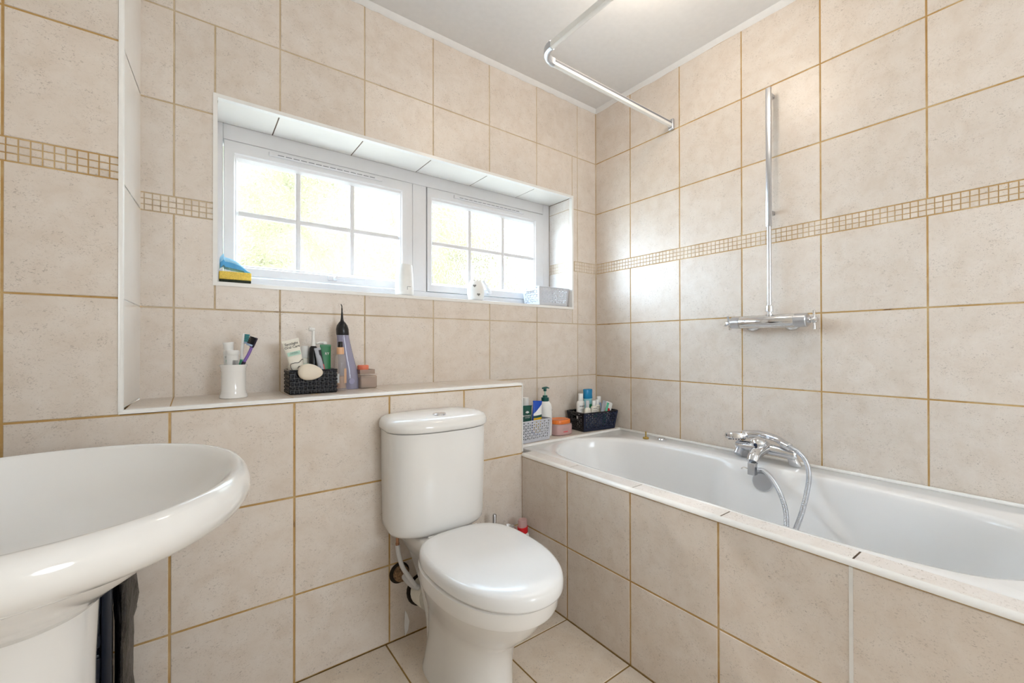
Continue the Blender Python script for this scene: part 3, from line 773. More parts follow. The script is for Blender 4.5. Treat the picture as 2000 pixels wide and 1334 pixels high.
mb = MB(); mb.prism([(0.604, 0.004), (0.614, 0.020), (0.619, 0.050), (0.611, 0.078), (0.602, 0.096), (0.600, 0.04)], lambda p: Vector((p[0], YF-0.004-(p[1]-0.006)*0.03, p[1])), lambda p: Vector((p[0], YF-0.003-(p[1]-0.006)*0.03, p[1])))
tag(mb.build('paper_scrap', P['paper'], origin=(0.609, YF-0.004, 0.006), loc=(0.609, YF-0.004, 0.006), sharp=None), 'torn white paper scrap at the foot of the tiled wall left of toilet', 'paper')

# items on the floor between toilet and bath
tb = thing('toilet_brush', 'toilet brush in a holder behind toilet with thin steel handle', 'toilet brush', (0.946, 1.385, 0.0))
mb = MB(); mb.lathe([(0.025, 0.0005), (0.026, 0.004), (0.026, 0.12), (0.023, 0.122), (0.023, 0.02)], n=26, caps=(True, True)); mb.build('holder', P['white_plastic'], tb)
mb = MB(); mb.lathe([(0.0078, 0.03), (0.0078, 0.366), (0.0065, 0.3685)], n=16); mb.build('handle', M['satin'], tb)
sf = thing('steel_bin', 'small round chrome-rimmed can half hidden behind the toilet lid', 'can', (1.007, 1.375, 0.0))
mb = MB(); mb.lathe([(0.027, 0.0005), (0.028, 0.004), (0.028, 0.290)], n=26, caps=(True, True)); mb.build('body', M['satin'], sf)
mb = MB(); mb.lathe([(0.028, 0.290), (0.027, 0.305), (0.021, 0.311), (0.014, 0.303), (0.012, 0.297)], n=26, caps=(True, False)); mb.build('rim', M['chrome'], sf)
mb = MB(); mb.lathe([(0.0125, 0.298), (0.0, 0.2982)], n=16, caps=(False, False)); mb.build('opening', P['black_plastic'], sf)
cb = thing('cleaner_bottle', 'tilted white bottle with red collar and clear pink cap behind toilet', 'bottle', (1.090, 1.383, 0.003), (0.05, -0.06, 0.0))
mb = MB(); mb.lathe([(0.027, 0.002), (0.029, 0.006), (0.029, 0.232), (0.027, 0.257), (0.022, 0.270)], n=26, sy=0.8); mb.build('body', P['white_plastic'], cb)
mb = MB(); mb.lathe([(0.0225, 0.269), (0.0225, 0.293), (0.021, 0.294)], n=24, sy=0.85); mb.build('collar', P['red'], cb)
mb = MB(); mb.lathe([(0.020, 0.294), (0.0195, 0.318), (0.018, 0.322)], n=24, sy=0.85); mb.build('cap', P['clear_pink'], cb)

# ------------------------------------------------------------------ washbasin on pedestal
BC = Vector((-0.205, 0.933, 0))
BSO = (-0.205, 0.933, 0.0)
basin = thing('pedestal_washbasin', 'white oval washbasin on a white pedestal in left foreground', 'washbasin', BSO)
def bas(s, z, n=96, dx=0.0):
    out = []
    for k in range(n):
        t = 2*PI*k/n; x, y = math.cos(t), math.sin(t)
        X = 0.292*math.copysign(abs(x)**(2/2.15), x)*s; Y = 0.312*math.copysign(abs(y)**(2/2.15), y)*s
        X = max(X+BC.x+dx, XL+0.004)
        out.append(Vector((X, BC.y+Y, z)))
    return out
mb = MB()
mb.loft([bas(a, z) for a, z in ((0.06, 0.712), (0.25, 0.715), (0.45, 0.723), (0.60, 0.737), (0.72, 0.757), (0.81, 0.781), (0.868, 0.802), (0.90, 0.8135), (0.925, 0.8185), (0.95, 0.818), (0.975, 0.811), (0.992, 0.799), (1.0, 0.787),
         (0.992, 0.775), (0.965, 0.763), (0.92, 0.754), (0.85, 0.744), (0.78, 0.737), (0.70, 0.733), (0.67, 0.729), (0.63, 0.714), (0.56, 0.694), (0.44, 0.670), (0.36, 0.652), (0.32, 0.64))], 0)
mb.build('bowl', M['ceramic'], basin, BSO, sharp=60)
mb = MB(); mb.lathe([(0.019, 0.7125), (0.021, 0.7145), (0.014, 0.7155), (0.0, 0.714)], c=(BC.x, BC.y, 0), n=24, caps=(True, False)); mb.build('plughole', M['chrome'], basin, BSO)
mb = MB()
def ped(hw, xf, z, n=40):
    out = []
    for k in range(n):
        t = 2*PI*k/n; x, y = math.cos(t), math.sin(t)
        c = -0.252
        X = c+(xf-c)*abs(x)**(2/2.6) if x > 0 else c-0.12*abs(x)**(2/3)
        out.append(Vector((X, 0.955+hw*math.copysign(abs(y)**(2/2.6), y), z)))
    return out
mb.loft([ped(0.105, -0.113, 0.0005), ped(0.105, -0.113, 0.02), ped(0.098, -0.122, 0.05), ped(0.094, -0.126, 0.30), ped(0.096, -0.124, 0.52), ped(0.099, -0.12, 0.62), ped(0.099, -0.12, 0.648)], 0)
mb.build('pedestal', M['ceramic'], basin, BSO, sharp=50)

# dark drawer tower and bag behind the basin
tw = thing('drawer_tower', 'dark navy plastic drawer tower standing behind the basin pedestal', 'drawers', (-0.27, 1.30, 0.0))
TWO = (-0.27, 1.30, 0.0)
mb = MB()
for x in (-0.395, -0.139):
    for y in (1.205, 1.395): mb.box(x-0.008, x+0.008, y-0.008, y+0.008, 0.0005, 0.545, 0, 0.003, 2)
mb.box(-0.400, -0.136, 1.20, 1.40, 0.540, 0.555, 0, 0.004, 2); mb.box(-0.400, -0.136, 1.20, 1.40, 0.012, 0.022, 0, 0.003, 2)
mb.build('frame', M['navy'], tw, TWO)
for k in range(4):
    z0 = 0.026+k*0.128
    mb = MB(); mb.box(-0.385, -0.149, 1.204, 1.392, z0, z0+0.118, 0, 0.005, 2); mb.box(-0.386, -0.148, 1.199, 1.206, z0+0.006, z0+0.030, 0, 0.002, 1)
    mb.box(-0.386, -0.148, 1.199, 1.206, z0+0.070, z0+0.112, 0, 0.002, 1); dr = mb.build('drawer', M['navy'], tw, TWO)
mb = MB(); rnd = random.Random(5); rings = []
for i in range(26):
    z = 0.004+0.52*i/25; rr = []
    for k in range(28):
        t = 2*PI*k/28; a = 0.017+0.004*math.sin(z*14); b = 0.085
        if z > 0.40: a += 0.006*math.sin((z-0.40)/0.12*PI)
        r = 1+0.16*math.sin(5*t+z*31)+rnd.uniform(-0.13, 0.13)
        rr.append(Vector((-0.118+a*0.72*math.cos(t)*r, 1.305+b*math.sin(t)*(1+rnd.uniform(-0.03, 0.03)), z+rnd.uniform(-0.004, 0.004) if 0 < i < 25 else z)))
    rings.append(rr)
mb.loft(rings, 0)
tag(mb.build('plastic_bag', M['bag'], origin=(-0.118, 1.305, 0.004), loc=(-0.118, 1.305, 0.004)), 'crumpled black plastic bag hanging beside the dark drawer tower', 'bag')

# ------------------------------------------------------------------ small things: builders
def bottle(name, label, cat, loc, body, bmat, cap=None, cmat=None, rot=(0, 0, 0), sy=1.0, band=None, n=24, group=None, capn='cap'):
    """lathe bottle with cap and an optional printed label band (r0, z0, z1, material)"""
    t = thing(name, label, cat, loc, rot, group)
    mb = MB(); mb.lathe(body, n=n, sy=sy); b = mb.build('body', bmat, t)
    if cap:
        mb = MB(); mb.lathe(cap, n=n, sy=sy); mb.build(capn, cmat, t)
    if band:
        for (r, z0, z1, a0, a1, m_) in band:
            mb = MB(); m = 14
            for q in range(m):
                u0, u1 = a0+(a1-a0)*q/m, a0+(a1-a0)*(q+1)/m
                mb.face([(r*math.cos(u0), r*sy*math.sin(u0), z0), (r*math.cos(u1), r*sy*math.sin(u1), z0), (r*math.cos(u1), r*sy*math.sin(u1), z1), (r*math.cos(u0), r*sy*math.sin(u0), z1)])
            mb.build('label', m_, b)
    return t
def squeeze(name, label, cat, loc, w, h, d, mat_, rot=(0, 0, 0), cap=None, capm=None, capdown=True, taper=0.0, group=None):
    """squeeze tube: round at one end, crimped flat at the other (crimp on top); local front is -Y"""
    t = thing(name, label, cat, loc, rot, group)
    mb = MB(); rings = []; z0 = 0.018 if cap else 0.0
    for i in range(13):
        f = i/12; z = z0+(h-z0)*f
        dd = d*(1-f**1.6)+0.0012; ww = w*(1-taper*(1-f))
        if i == 0: dd *= 0.8; ww *= 0.92
        rings.append([Vector((ww/2*math.copysign(abs(math.cos(a))**0.8, math.cos(a)), dd/2*math.sin(a), z)) for a in [2*PI*k/24 for k in range(24)]])
    mb.loft(rings, 0); b = mb.build('tube_body', mat_, t)
    mb = MB(); mb.box(-w/2-0.0003, w/2+0.0003, -0.0016, 0.0016, h-0.007, h+0.0005, 0, 0.0005, 1); mb.build('crimp', mat_, b)
    if cap:
        mb = MB(); mb.lathe([(cap*0.96, 0.0), (cap, 0.002), (cap, 0.017), (cap*0.9, 0.019)], n=22, sy=min(1, d/w*1.1)); mb.build('cap', capm, t)
    return t, b
FRONT = lambda x, y, z, tilt=0: Matrix.Translation((x, y, z)) @ Matrix.Rotation(PI/2+tilt, 4, 'X')
def patch(parent, x0, x1, y, z0, z1, m_, name='printed_panel', y2=None):
    mb = MB(); y2 = y if y2 is None else y2
    mb.face([(x0, y, z0), (x1, y, z0), (x1, y2, z1), (x0, y2, z1)])
    return mb.build(name, m_, parent, sharp=None)
def lines(parent, x0, x1, y, zs, m_, hgt=0.0012, rnd=None, name='small_print'):
    mb = MB(); r = random.Random(int(1e4*abs(x0)+zs[0]*1e4))
    for z in zs:
        x = x0
        while x < x1-0.001:
            w = r.uniform(0.0015, 0.006); e = min(x+w, x1); mb.face([(x, y, z), (e, y, z), (e, y, z+hgt), (x, y, z+hgt)]); x = e+0.0012
    return mb.build(name, m_, parent, sharp=None)

def lattice_basket(name, label, loc, rz, wb, db, wt, dt, h, mat_side, mat_front=None, cell=0.0115, handle=True, mat_rim=None):
    """openwork plastic basket: triangular holes in four sloping sides, a rim and a hand slot in each short side"""
    t = thing(name, label, 'basket', loc, (0, 0, rz))
    bc = [Vector((x*wb/2, y*db/2, 0.002)) for x, y in ((-1, -1), (1, -1), (1, 1), (-1, 1))]
    tc = [Vector((x*wt/2, y*dt/2, h)) for x, y in ((-1, -1), (1, -1), (1, 1), (-1, 1))]
    for sidx in range(4):
        a, b, c, d = bc[sidx], bc[(sidx+1) % 4], tc[(sidx+1) % 4], tc[sidx]
        L = (b-a).length; nx = max(6, int(L/cell)); nz = max(5, int(h/cell))
        q = lambda u, v: a.lerp(b, u).lerp(d.lerp(c, u), v)
        mb = MB(); grid = [[mb.bm.verts.new(q(i/nx, k/nz)) for i in range(nx+1)] for k in range(nz+1)]
        short = sidx in (1, 3)
        hx0, hx1, hz0, hz1 = 0.30, 0.70, 0.62, 0.84
        for k in range(nz):
            for i in range(nx):
                o = [grid[k][i], grid[k][i+1], grid[k+1][i+1], grid[k+1][i]]
                u, v = (i+0.5)/nx, (k+0.5)/nz
                if short and handle and hx0 < u < hx1 and hz0 < v < hz1: continue
                edge = i == 0 or i == nx-1 or k == 0
                if edge:
                    mb.bm.faces.new(o); continue
                up = (i+k) % 2 == 0
                f = lambda s, r: mb.bm.verts.new(q((i+s)/nx, (k+r)/nz))
                if k == nz-1:
                    if i % 2: mb.bm.faces.new(o); continue
                    ii = [f(0.1, 0.25), f(0.9, 0.25), f(0.5, 0.8)][::1]; up = True
                elif up: ii = [f(0.14, 0.16), f(0.86, 0.16), f(0.5, 0.86)]
                else: ii = [f(0.5, 0.14), f(0.86, 0.84), f(0.14, 0.84)]
                if up:
                    for fc in ((o[0], o[1], ii[1], ii[0]), (o[1], o[2], ii[2], ii[1]), (o[2], o[3], ii[2]), (o[3], o[0], ii[0], ii[2])): mb.bm.faces.new(fc)
                else:
                    for fc in ((o[0], o[1], ii[0]), (o[1], o[2], ii[1], ii[0]), (o[2], o[3], ii[2], ii[1]), (o[3], o[0], ii[0], ii[2])): mb.bm.faces.new(fc)
        if short and handle:
            hz = [q(u, v) for u, v in ((hx0, hz0), (hx1, hz0), (hx1, hz1), (hx0, hz1), (hx0, hz0))]
            mb.tube(hz, 0.0022, 8)
        sd = mb.build('side', mat_front if (mat_front and sidx == 0) else mat_side, t, sharp=None)
        md = sd.modifiers.new('thick', 'SOLIDIFY'); md.thickness = 0.0022; md.offset = 0
    mb = MB(); mb.box(-wb/2, wb/2, -db/2, db/2, 0.0003, 0.0028, 0, 0.001, 1); mb.build('base', mat_side, t)
    mb = MB(); r = 0.010; pts = []
    for i in range(4):
        p, a, b = tc[i], tc[i-1], tc[(i+1) % 4]
        for s in (0, 0.5, 1):
            q0 = p+(a-p).normalized()*r; q1 = p+(b-p).normalized()*r
            pts.append((1-s)**2*q0+2*s*(1-s)*p+s*s*q1)
    pts.append(pts[0]); mb.tube(pts, 0.0035, 10); mb.build('rim', mat_rim or mat_side, t)
    return t

# ------------------------------------------------------------------ window sill
SI = 1.2432
mb = MB()
sp = thing('sponge', 'yellow kitchen sponge with dark scourer side down on window sill', 'sponge', (0.120, 1.768, SI), (0, 0, -0.03))
mb.box(-0.047, 0.047, -0.030, 0.030, 0.0085, 0.036, 0, 0.004, 3); mb.build('foam', P['sponge'], sp)
mb = MB(); mb.box(-0.046, 0.046, -0.029, 0.029, 0.0003, 0.0085, 0, 0.002, 2); mb.build('scourer', P['scourer'], sp)
mb = MB(); NN = 26; rows = []
for j in range(13):
    v = j/12; row = []
    for i in range(NN+1):
        u = i/NN
        x = -0.046+0.088*u; prof = 0.006+0.046*max(0, 1-u*1.02)**0.9+0.012*math.sin(min(1, u*1.1)*PI)
        if u < 0.14: prof = 0.066-0.02*(0.14-u)/0.14+0.004*math.sin(v*20); x += 0.0
        w = 0.030*(0.55+0.45*math.sin(min(1, 0.18+u*0.95)*PI)**0.7)
        y = (v-0.5)*2*w; edge = 1-abs(2*v-1)**3
        row.append((x, y, 0.002+(prof-0.004)*(0.62+0.38*edge)+0.0012*math.sin(u*40)*math.sin(v*20)))
    rows.append(row)
bot = [[(x, y*0.96, max(0.0004, (z-0.018 if i < NN*0.35 else z*0.35) if i < NN*0.8 else 0.0006)) for i, (x, y, z) in enumerate(r)] for r in rows]
vt = [[mb.bm.verts.new(p) for p in r] for r in rows]; vb = [[mb.bm.verts.new(p) for p in r] for r in bot]
for j in range(12):
    for i in range(NN):
        mb.bm.faces.new((vt[j][i], vt[j][i+1], vt[j+1][i+1], vt[j+1][i])); mb.bm.faces.new((vb[j][i], vb[j+1][i], vb[j+1][i+1], vb[j][i+1]))
for i in range(NN):
    for j, s in ((0, 1), (12, -1)):
        f = (vt[j][i], vb[j][i], vb[j][i+1], vt[j][i+1]); mb.bm.faces.new(f if s > 0 else f[::-1]).material_index = 1
for j in range(12):
    for i, s in ((0, -1), (NN, 1)):
        f = (vt[j][i], vb[j][i], vb[j+1][i], vt[j+1][i]); mb.bm.faces.new(f if s > 0 else f[::-1]).material_index = 1
tag(mb.build('scrub_pad', [P['skyblue_cloth'], P['blue_edge']], loc=(0.122, 1.768, SI+0.0364), sharp=60), 'blue mesh scrub pad lying on top of the yellow sponge', 'scrub pad')

fr_ = thing('air_freshener', 'white plastic air freshener on the sill below the window mullion', 'air freshener', (0.741, 1.775, SI))
mb = MB(); mb.lathe([(0.036, 0.0004), (0.039, 0.004), (0.0395, 0.02), (0.0385, 0.06), (0.035, 0.105), (0.0335, 0.130), (0.0325, 0.133), (0.028, 0.1335), (0.026, 0.128)], n=40); mb.build('shell', P['white_plastic'], fr_)
mb = MB(); mb.lathe([(0.0255, 0.1275), (0.010, 0.129), (0.006, 0.131), (0, 0.131)], n=24, caps=(False, False)); mb.build('nozzle', P['pump_white'], fr_)
mb = MB()
for x0, x1, z0, z1 in ((-0.007, 0.009, 0.035, 0.0365), (-0.008, -0.0065, 0.022, 0.035)):
    mb.box(x0+0.004, x1+0.004, -0.0398, -0.0385, z0, z1)
mb.build('window_mark', P['grey_ink'], fr_)

vs_ = thing('heart_vase', 'small white egg-shaped pot with grey hearts on window sill', 'pot', (1.107, 1.778, SI))
mb = MB(); mb.lathe([(0.030, 0.0004), (0.036, 0.006), (0.0425, 0.035), (0.0405, 0.065), (0.032, 0.088), (0.025, 0.094), (0.021, 0.094), (0.019, 0.088)], n=36); body = mb.build('body', P['white_plastic'], vs_)
for k in range(9):
    a = 2*PI*k/9+0.3; mb = MB(); mb.lathe([(0.0052, -0.004), (0.0055, 0.002), (0.0035, 0.0065), (0.0008, 0.0075)], c=(0.0225*math.cos(a), 0.0225*math.sin(a), 0.094), n=10); mb.build('scallop', P['white_plastic'], body)
def heart(sz):
    o = []
    for k in range(28):
        t = 2*PI*k/28; o.append((sz*16*math.sin(t)**3/17, sz*(13*math.cos(t)-5*math.cos(2*t)-2*math.cos(3*t)-math.cos(4*t))/17))
    return o
def on_pot(u, v, d=0.0):
    z = v; r = 0.0005+(0.0425 if z < 0.035 else 0.0425-0.002*((z-0.035)/0.03) if z < 0.065 else 0.0405-0.0085*((z-0.065)/0.023))
    a = -PI/2-0.55+u/r; return Vector(((r+d)*math.cos(a), (r+d)*math.sin(a), z))
for (uc, vc) in ((-0.006, 0.068), (0.013, 0.026)):
    mb = MB(); hp_ = heart(0.0085); mb.face([on_pot(uc+x, vc+y, 0.0006) for x, y in hp_]); mb.build('heart', P['grey_heart'], body, sharp=None)
lattice_basket('plastic_basket', 'empty grey openwork basket at right end of the window sill', (1.583, 1.806, SI), 0.0, 0.200, 0.125, 0.218, 0.142, 0.096, P['grey_basket'])

# ------------------------------------------------------------------ shelf over the toilet
SH = 0.8657
cup = thing('toothbrush_cup', 'white round ceramic cup holding toothbrushes on the tiled shelf', 'cup', (0.104, 1.585, SH))
mb = MB(); mb.lathe([(0.0365, 0.0003), (0.0378, 0.003), (0.0360, 0.010), (0.0335, 0.016), (0.0340, 0.019), (0.0328, 0.022), (0.0325, 0.082), (0.0338, 0.085), (0.0330, 0.089), (0.0365, 0.100), (0.0368, 0.1025), (0.0352, 0.103), (0.0335, 0.097), (0.0306, 0.084), (0.0306, 0.006), (0.02, 0.004)], n=40)
mb.build('body', M['ceramic'], cup)
def toothpaste_small(name, label, loc, rot, mint):
    t = thing(name, label, 'toothpaste', loc, rot)
    mb = MB(); rings = []
    for i in range(9):
        f = i/8; z = 0.0+0.125*f; d = 0.002+0.022*f; w = (0.030 if mint else 0.036)-0.004*f*(0 if mint else 1)
        rings.append([Vector((w/2*math.cos(a), d/2*math.sin(a), z)) for a in [2*PI*k/22 for k in range(22)]])
    mb.loft(rings, 0); b = mb.build('tube_body', P['white_plastic'], t)
    mb = MB(); mb.lathe([(0.0120, 0.125), (0.0125, 0.128), (0.0148, 0.150), (0.0135, 0.152)] if mint else [(0.0170, 0.125), (0.0180, 0.128), (0.0180, 0.136), (0.0150, 0.139)], n=20); mb.build('cap', P['white_plastic'], t)
    return t, b
t, b = toothpaste_small('toothpaste_tube', 'white toothpaste tube with flared cap leaning at back left of cup', (0.1000, 1.6050, SH+0.020), (0.0, -0.06, 0.0), True)
patch(b, -0.010, 0.006, -0.0105, 0.085, 0.098, P['sea_green'], y2=-0.0115); lines(b, -0.012, 0.012, -0.0118, [0.104, 0.108], P['grey_ink'])
t, b = toothpaste_small('toothpaste_tube', 'white toothpaste tube with wide cap and grey barcode leaning in cup', (0.099, 1.586, SH+0.0085), (0.0, 0.02, 0.0), False)
mb = MB()
for k in range(9): mb.face([(0.000+k*0.0016, -0.0118, 0.092), (0.0008+k*0.0016, -0.0118, 0.092), (0.0008+k*0.0016, -0.0123, 0.108), (0.000+k*0.0016, -0.0123, 0.108)])
mb.build('barcode', P['grey_ink'], b, sharp=None)
def toothbrush(label, loc, rot, hcol, ncol, bcol, spin=0.0):
    t = thing('toothbrush', label, 'toothbrush', loc, rot); n0 = set(bpy.data.meshes)
    mb = MB(); mb.tube(crom([(0, 0, 0), (0, 0.001, 0.05), (0, 0.0, 0.095), (0, -0.001, 0.110)], 5), [0.0045]+[0.0064]*10+[0.0055]*5, 12); mb.build('grip', hcol, t)
    mb = MB(); mb.tube(crom([(0, -0.001, 0.108), (0, 0.0015, 0.135), (0, 0.001, 0.158), (0, 0.0, 0.162)], 5), [0.0055]+[0.0044]*15, 10); mb.build('neck', ncol, t)
    mb = MB(); mb.box(-0.0080, 0.0080, -0.003, 0.004, 0.158, 0.192, 0, 0.003, 2); hd_ = mb.build('head', ncol if bcol is not P['black_plastic'] else hcol, t)
    for k in range(5):
        for q in (-1, 0, 1):
            mb = MB(); mb.box(q*0.0047-0.0021, q*0.0047+0.0021, -0.0150, -0.0028, 0.161+k*0.006, 0.1662+k*0.006, 0, 0.0005, 1)
            mb.build('bristle_tuft', bcol if k != 0 else P['pale_blue'], hd_)
    for me in bpy.data.meshes:
        if me not in n0: me.transform(Matrix.Rotation(spin, 4, 'Z'))
    return t
toothbrush('black and purple toothbrush leaning right out of the white cup', (0.089, 1.5655, SH+0.0095), (0.0, 0.395, 0.1), P['dark_purple'], P['purple'], P['black_plastic'], -1.15)
toothbrush('white toothbrush with teal bristles leaning out of white cup', (0.1165, 1.600, SH+0.0085), (0.0, 0.10, -0.6), P['sea_green'], P['white_plastic'], P['teal'], 1.9)

# woven box of toiletries
BX, BY = 0.329, 1.604
wb_ = thing('woven_basket', 'glossy black woven box full of toothpaste and brushes on the shelf', 'basket', (BX, BY, SH))
W2, D2, HB = 0.072, 0.052, 0.078
def weave_side(a, b, h, nx, nz):
    mb = MB(); a, b = Vector(a), Vector(b); up = Vector((0, 0, h))
    q = lambda u, v: a.lerp(b, u)+up*v
    for k in range(nz):
        for i in range(nx):
            if (i+k) % 2:
                mb.pillow(q((i+0.02)/nx, (k+0.18)/nz), q((i+0.98)/nx, (k+0.18)/nz), q((i+0.98)/nx, (k+0.82)/nz), q((i+0.02)/nx, (k+0.82)/nz), 0.0032, 0, 0.26)
            else:
                mb.pillow(q((i+0.18)/nx, (k+0.02)/nz), q((i+0.82)/nx, (k+0.02)/nz), q((i+0.82)/nx, (k+0.98)/nz), q((i+0.18)/nx, (k+0.98)/nz), 0.0032, 0, 0.26)
    return mb
cs4 = [(-W2, -D2, 0.001), (W2, -D2, 0.001), (W2, D2, 0.001), (-W2, D2, 0.001)]
for i in range(4):
    mb = weave_side(cs4[i], cs4[(i+1) % 4], HB, 11 if i % 2 == 0 else 8, 6)
    mb.build('woven_side', P['black_weave'], wb_, sharp=85, fixn=False)
mb = MB(); tW = 0.003
mb.box(-W2, W2, -D2, -D2+tW, 0.0004, HB); mb.box(-W2, W2, D2-tW, D2, 0.0004, HB); mb.box(-W2, -W2+tW, -D2+tW, D2-tW, 0.0004, HB); mb.box(W2-tW, W2, -D2+tW, D2-tW, 0.0004, HB)
mb.box(-W2, W2, -D2, D2, 0.0004, 0.003); mb.build('liner', P['black_plastic'], wb_, sharp=None)
mb = MB()
for i in range(4):
    a, b = Vector(cs4[i]), Vector(cs4[(i+1) % 4]); a = a*1.0; b = b*1.0; a.z = b.z = HB
    mb.tube([a, b], 0.0032, 8)
mb.build('rim', P['black_weave'], wb_)
FZ = SH+0.0036
t, b = squeeze('toothpaste_tube', 'white whitening toothpaste tube with tooth outline standing in woven box', 'toothpaste', (0.3015, 1.578, FZ+0.0045), 0.052, 0.177, 0.030, P['cream'], (0.0, -0.235, 0.0), cap=0.016, capm=P['white_plastic'], taper=0.35)
text_mesh('Spotlight\nOral Care', 0.0114, P['ink'], b, FRONT(0.0, -0.0056, 0.158, 0.06), extrude=0.0002)
patch(b, -0.020, 0.020, -0.0090, 0.124, 0.137, P['pale_mint'], y2=-0.0078)
text_mesh('CLEANING\nTOOTHPASTE', 0.0046, P['ink'], b, FRONT(0.0, -0.0088, 0.1305, 0.09), extrude=0.0001)
mb = MB(); mb.tube(crom([(-0.014, -0.0125, 0.070), (-0.020, -0.0112, 0.085), (-0.018, -0.0105, 0.098), (-0.006, -0.0118, 0.100), (0.006, -0.0122, 0.098), (0.018, -0.0100, 0.106), (0.022, -0.0082, 0.104)], 5), 0.0009, 6)
mb.tube(crom([(-0.002, -0.0135, 0.080), (0.004, -0.0132, 0.086), (0.009, -0.0130, 0.082), (0.014, -0.0126, 0.087), (0.020, -0.0112, 0.083)], 5), 0.0009, 6); mb.build('tooth_outline', P['ink'], b)
mb = MB(); mb.box(-0.024, 0.024, -0.010, 0.010, 0, 0.050, 0, 0.006, 3)
tag(mb.build('green_soap_box', P['mint'], loc=(0.305, 1.598, FZ+0.045), rot=(0.0, -0.1, 0.05)), 'small pale green box behind the oval soap in woven box', 'box')
mb = MB(); rings = []
for s, y in ((0.55, -0.0125), (0.86, -0.0105), (0.97, -0.006), (1.0, 0.0), (0.97, 0.006), (0.86, 0.0105), (0.55, 0.0125)):
    rings.append([Vector((0.0385*s*math.cos(a)*(1+0.05*math.cos(a)), y, 0.027*s*math.sin(a)*(1-0.16*math.cos(a)))) for a in [2*PI*k/44 for k in range(44)]])
mb.loft(rings, 0)
tag(mb.build('soap_bar', P['soap'], loc=(0.313, 1.537, SH+0.0735), rot=(-0.12, 0.10, 0.0), sharp=60), 'cream oval soap bar propped against front of black woven box', 'soap')
bottle('electric_toothbrush', 'dark navy electric toothbrush with white brush head standing in woven box', 'toothbrush', (0.338, 1.606, FZ),
       [(0.0125, 0.0), (0.0140, 0.004), (0.0150, 0.06), (0.0148, 0.13), (0.0125, 0.150), (0.008, 0.156)], P['black_plastic'],
       [(0.0075, 0.154), (0.0072, 0.158), (0.0058, 0.180), (0.0048, 0.205), (0.0046, 0.216), (0.003, 0.219)], P['white_plastic'], capn='brush_neck')
et = [o for o in bpy.data.objects if o.name.startswith('electric_toothbrush')][0]
mb = MB(); mb.tube([(0.004, 0, 0.2125), (-0.008, -0.001, 0.2135)], [0.0055, 0.0065], 14); hd_ = mb.build('brush_head', P['white_plastic'], et)
mb = MB(); mb.tube([(-0.008, -0.001, 0.2135), (-0.0145, -0.0015, 0.2138)], [0.0058, 0.0062], 14); mb.build('bristles', P['pump_white'], hd_)
t, b = squeeze('green_tube', 'dark green flat tube standing at back of black woven box', 'tube', (0.376, 1.603, FZ+0.0006), 0.036, 0.160, 0.020, P['green_tube'], (-0.02, 0.01, 0.0), cap=0.014, capm=P['green_tube'])
text_mesh('RY', 0.012, P['label_white'], b, FRONT(0.004, -0.0062, 0.128, 0.05), extrude=0.0002)
t, b = squeeze('toothpaste_tube', 'narrow silver toothpaste tube with red and black stripes leaning in box', 'toothpaste', (0.372, 1.578, FZ+0.002), 0.020, 0.150, 0.018, P['grey_tube'], (0.02, -0.19, 0.0), cap=0.010, capm=P['red'])
mb = MB()
for x0, x1, z0, z1, mi in ((0.002, 0.0098, 0.02, 0.092, 0), (0.002, 0.0098, 0.092, 0.142, 1)):
    mb.face([(x0, -0.0092+0.05*z0*0.9, z0), (x1, -0.0085+0.05*z0*0.9, z0), (x1, -0.0092+0.052*z1, z1), (x0, -0.0095+0.052*z1, z1)], mi)
mb.build('stripe', [P['red'], P['ink']], b, sharp=None)
text_mesh('S', 0.009, P['ink'], b, FRONT(-0.004, -0.0085, 0.085, 0.05), extrude=0.0002)
bottle('round_bottle', 'white lidded bottle behind the electric toothbrush at back of woven box', 'bottle', (0.316, 1.632, FZ),
       [(0.0150, 0), (0.0165, 0.003), (0.0165, 0.108), (0.0135, 0.114)], P['cream'], [(0.0150, 0.114), (0.0155, 0.116), (0.0155, 0.150), (0.0125, 0.156), (0.010, 0.157)], P['pump_white'])
pw = bottle('pump_bottle', 'slim white pump bottle standing behind green tube in woven box', 'bottle', (0.381, 1.634, FZ),
       [(0.0125, 0), (0.0135, 0.003), (0.0135, 0.140), (0.0115, 0.146)], P['pump_white'], [(0.0105, 0.146), (0.0105, 0.152), (0.0065, 0.153), (0.0065, 0.162), (0.0085, 0.163), (0.0085, 0.169), (0.007, 0.171)], P['white_plastic'], capn='pump')
mb = MB(); mb.tube([(0.004, 0, 0.167), (-0.018, -0.006, 0.168), (-0.029, -0.009, 0.164)], [0.005, 0.0042, 0.0025], 10); mb.build('spout', P['white_plastic'], pw)
bottle('round_bottle', 'cream jar partly hidden behind the whitening toothpaste tube', 'bottle', (0.283, 1.626, FZ), [(0.020, 0), (0.021, 0.003), (0.021, 0.088), (0.017, 0.092)], P['cream'], [(0.0185, 0.092), (0.019, 0.094), (0.019, 0.120), (0.0175, 0.122)], P['white_plastic'])

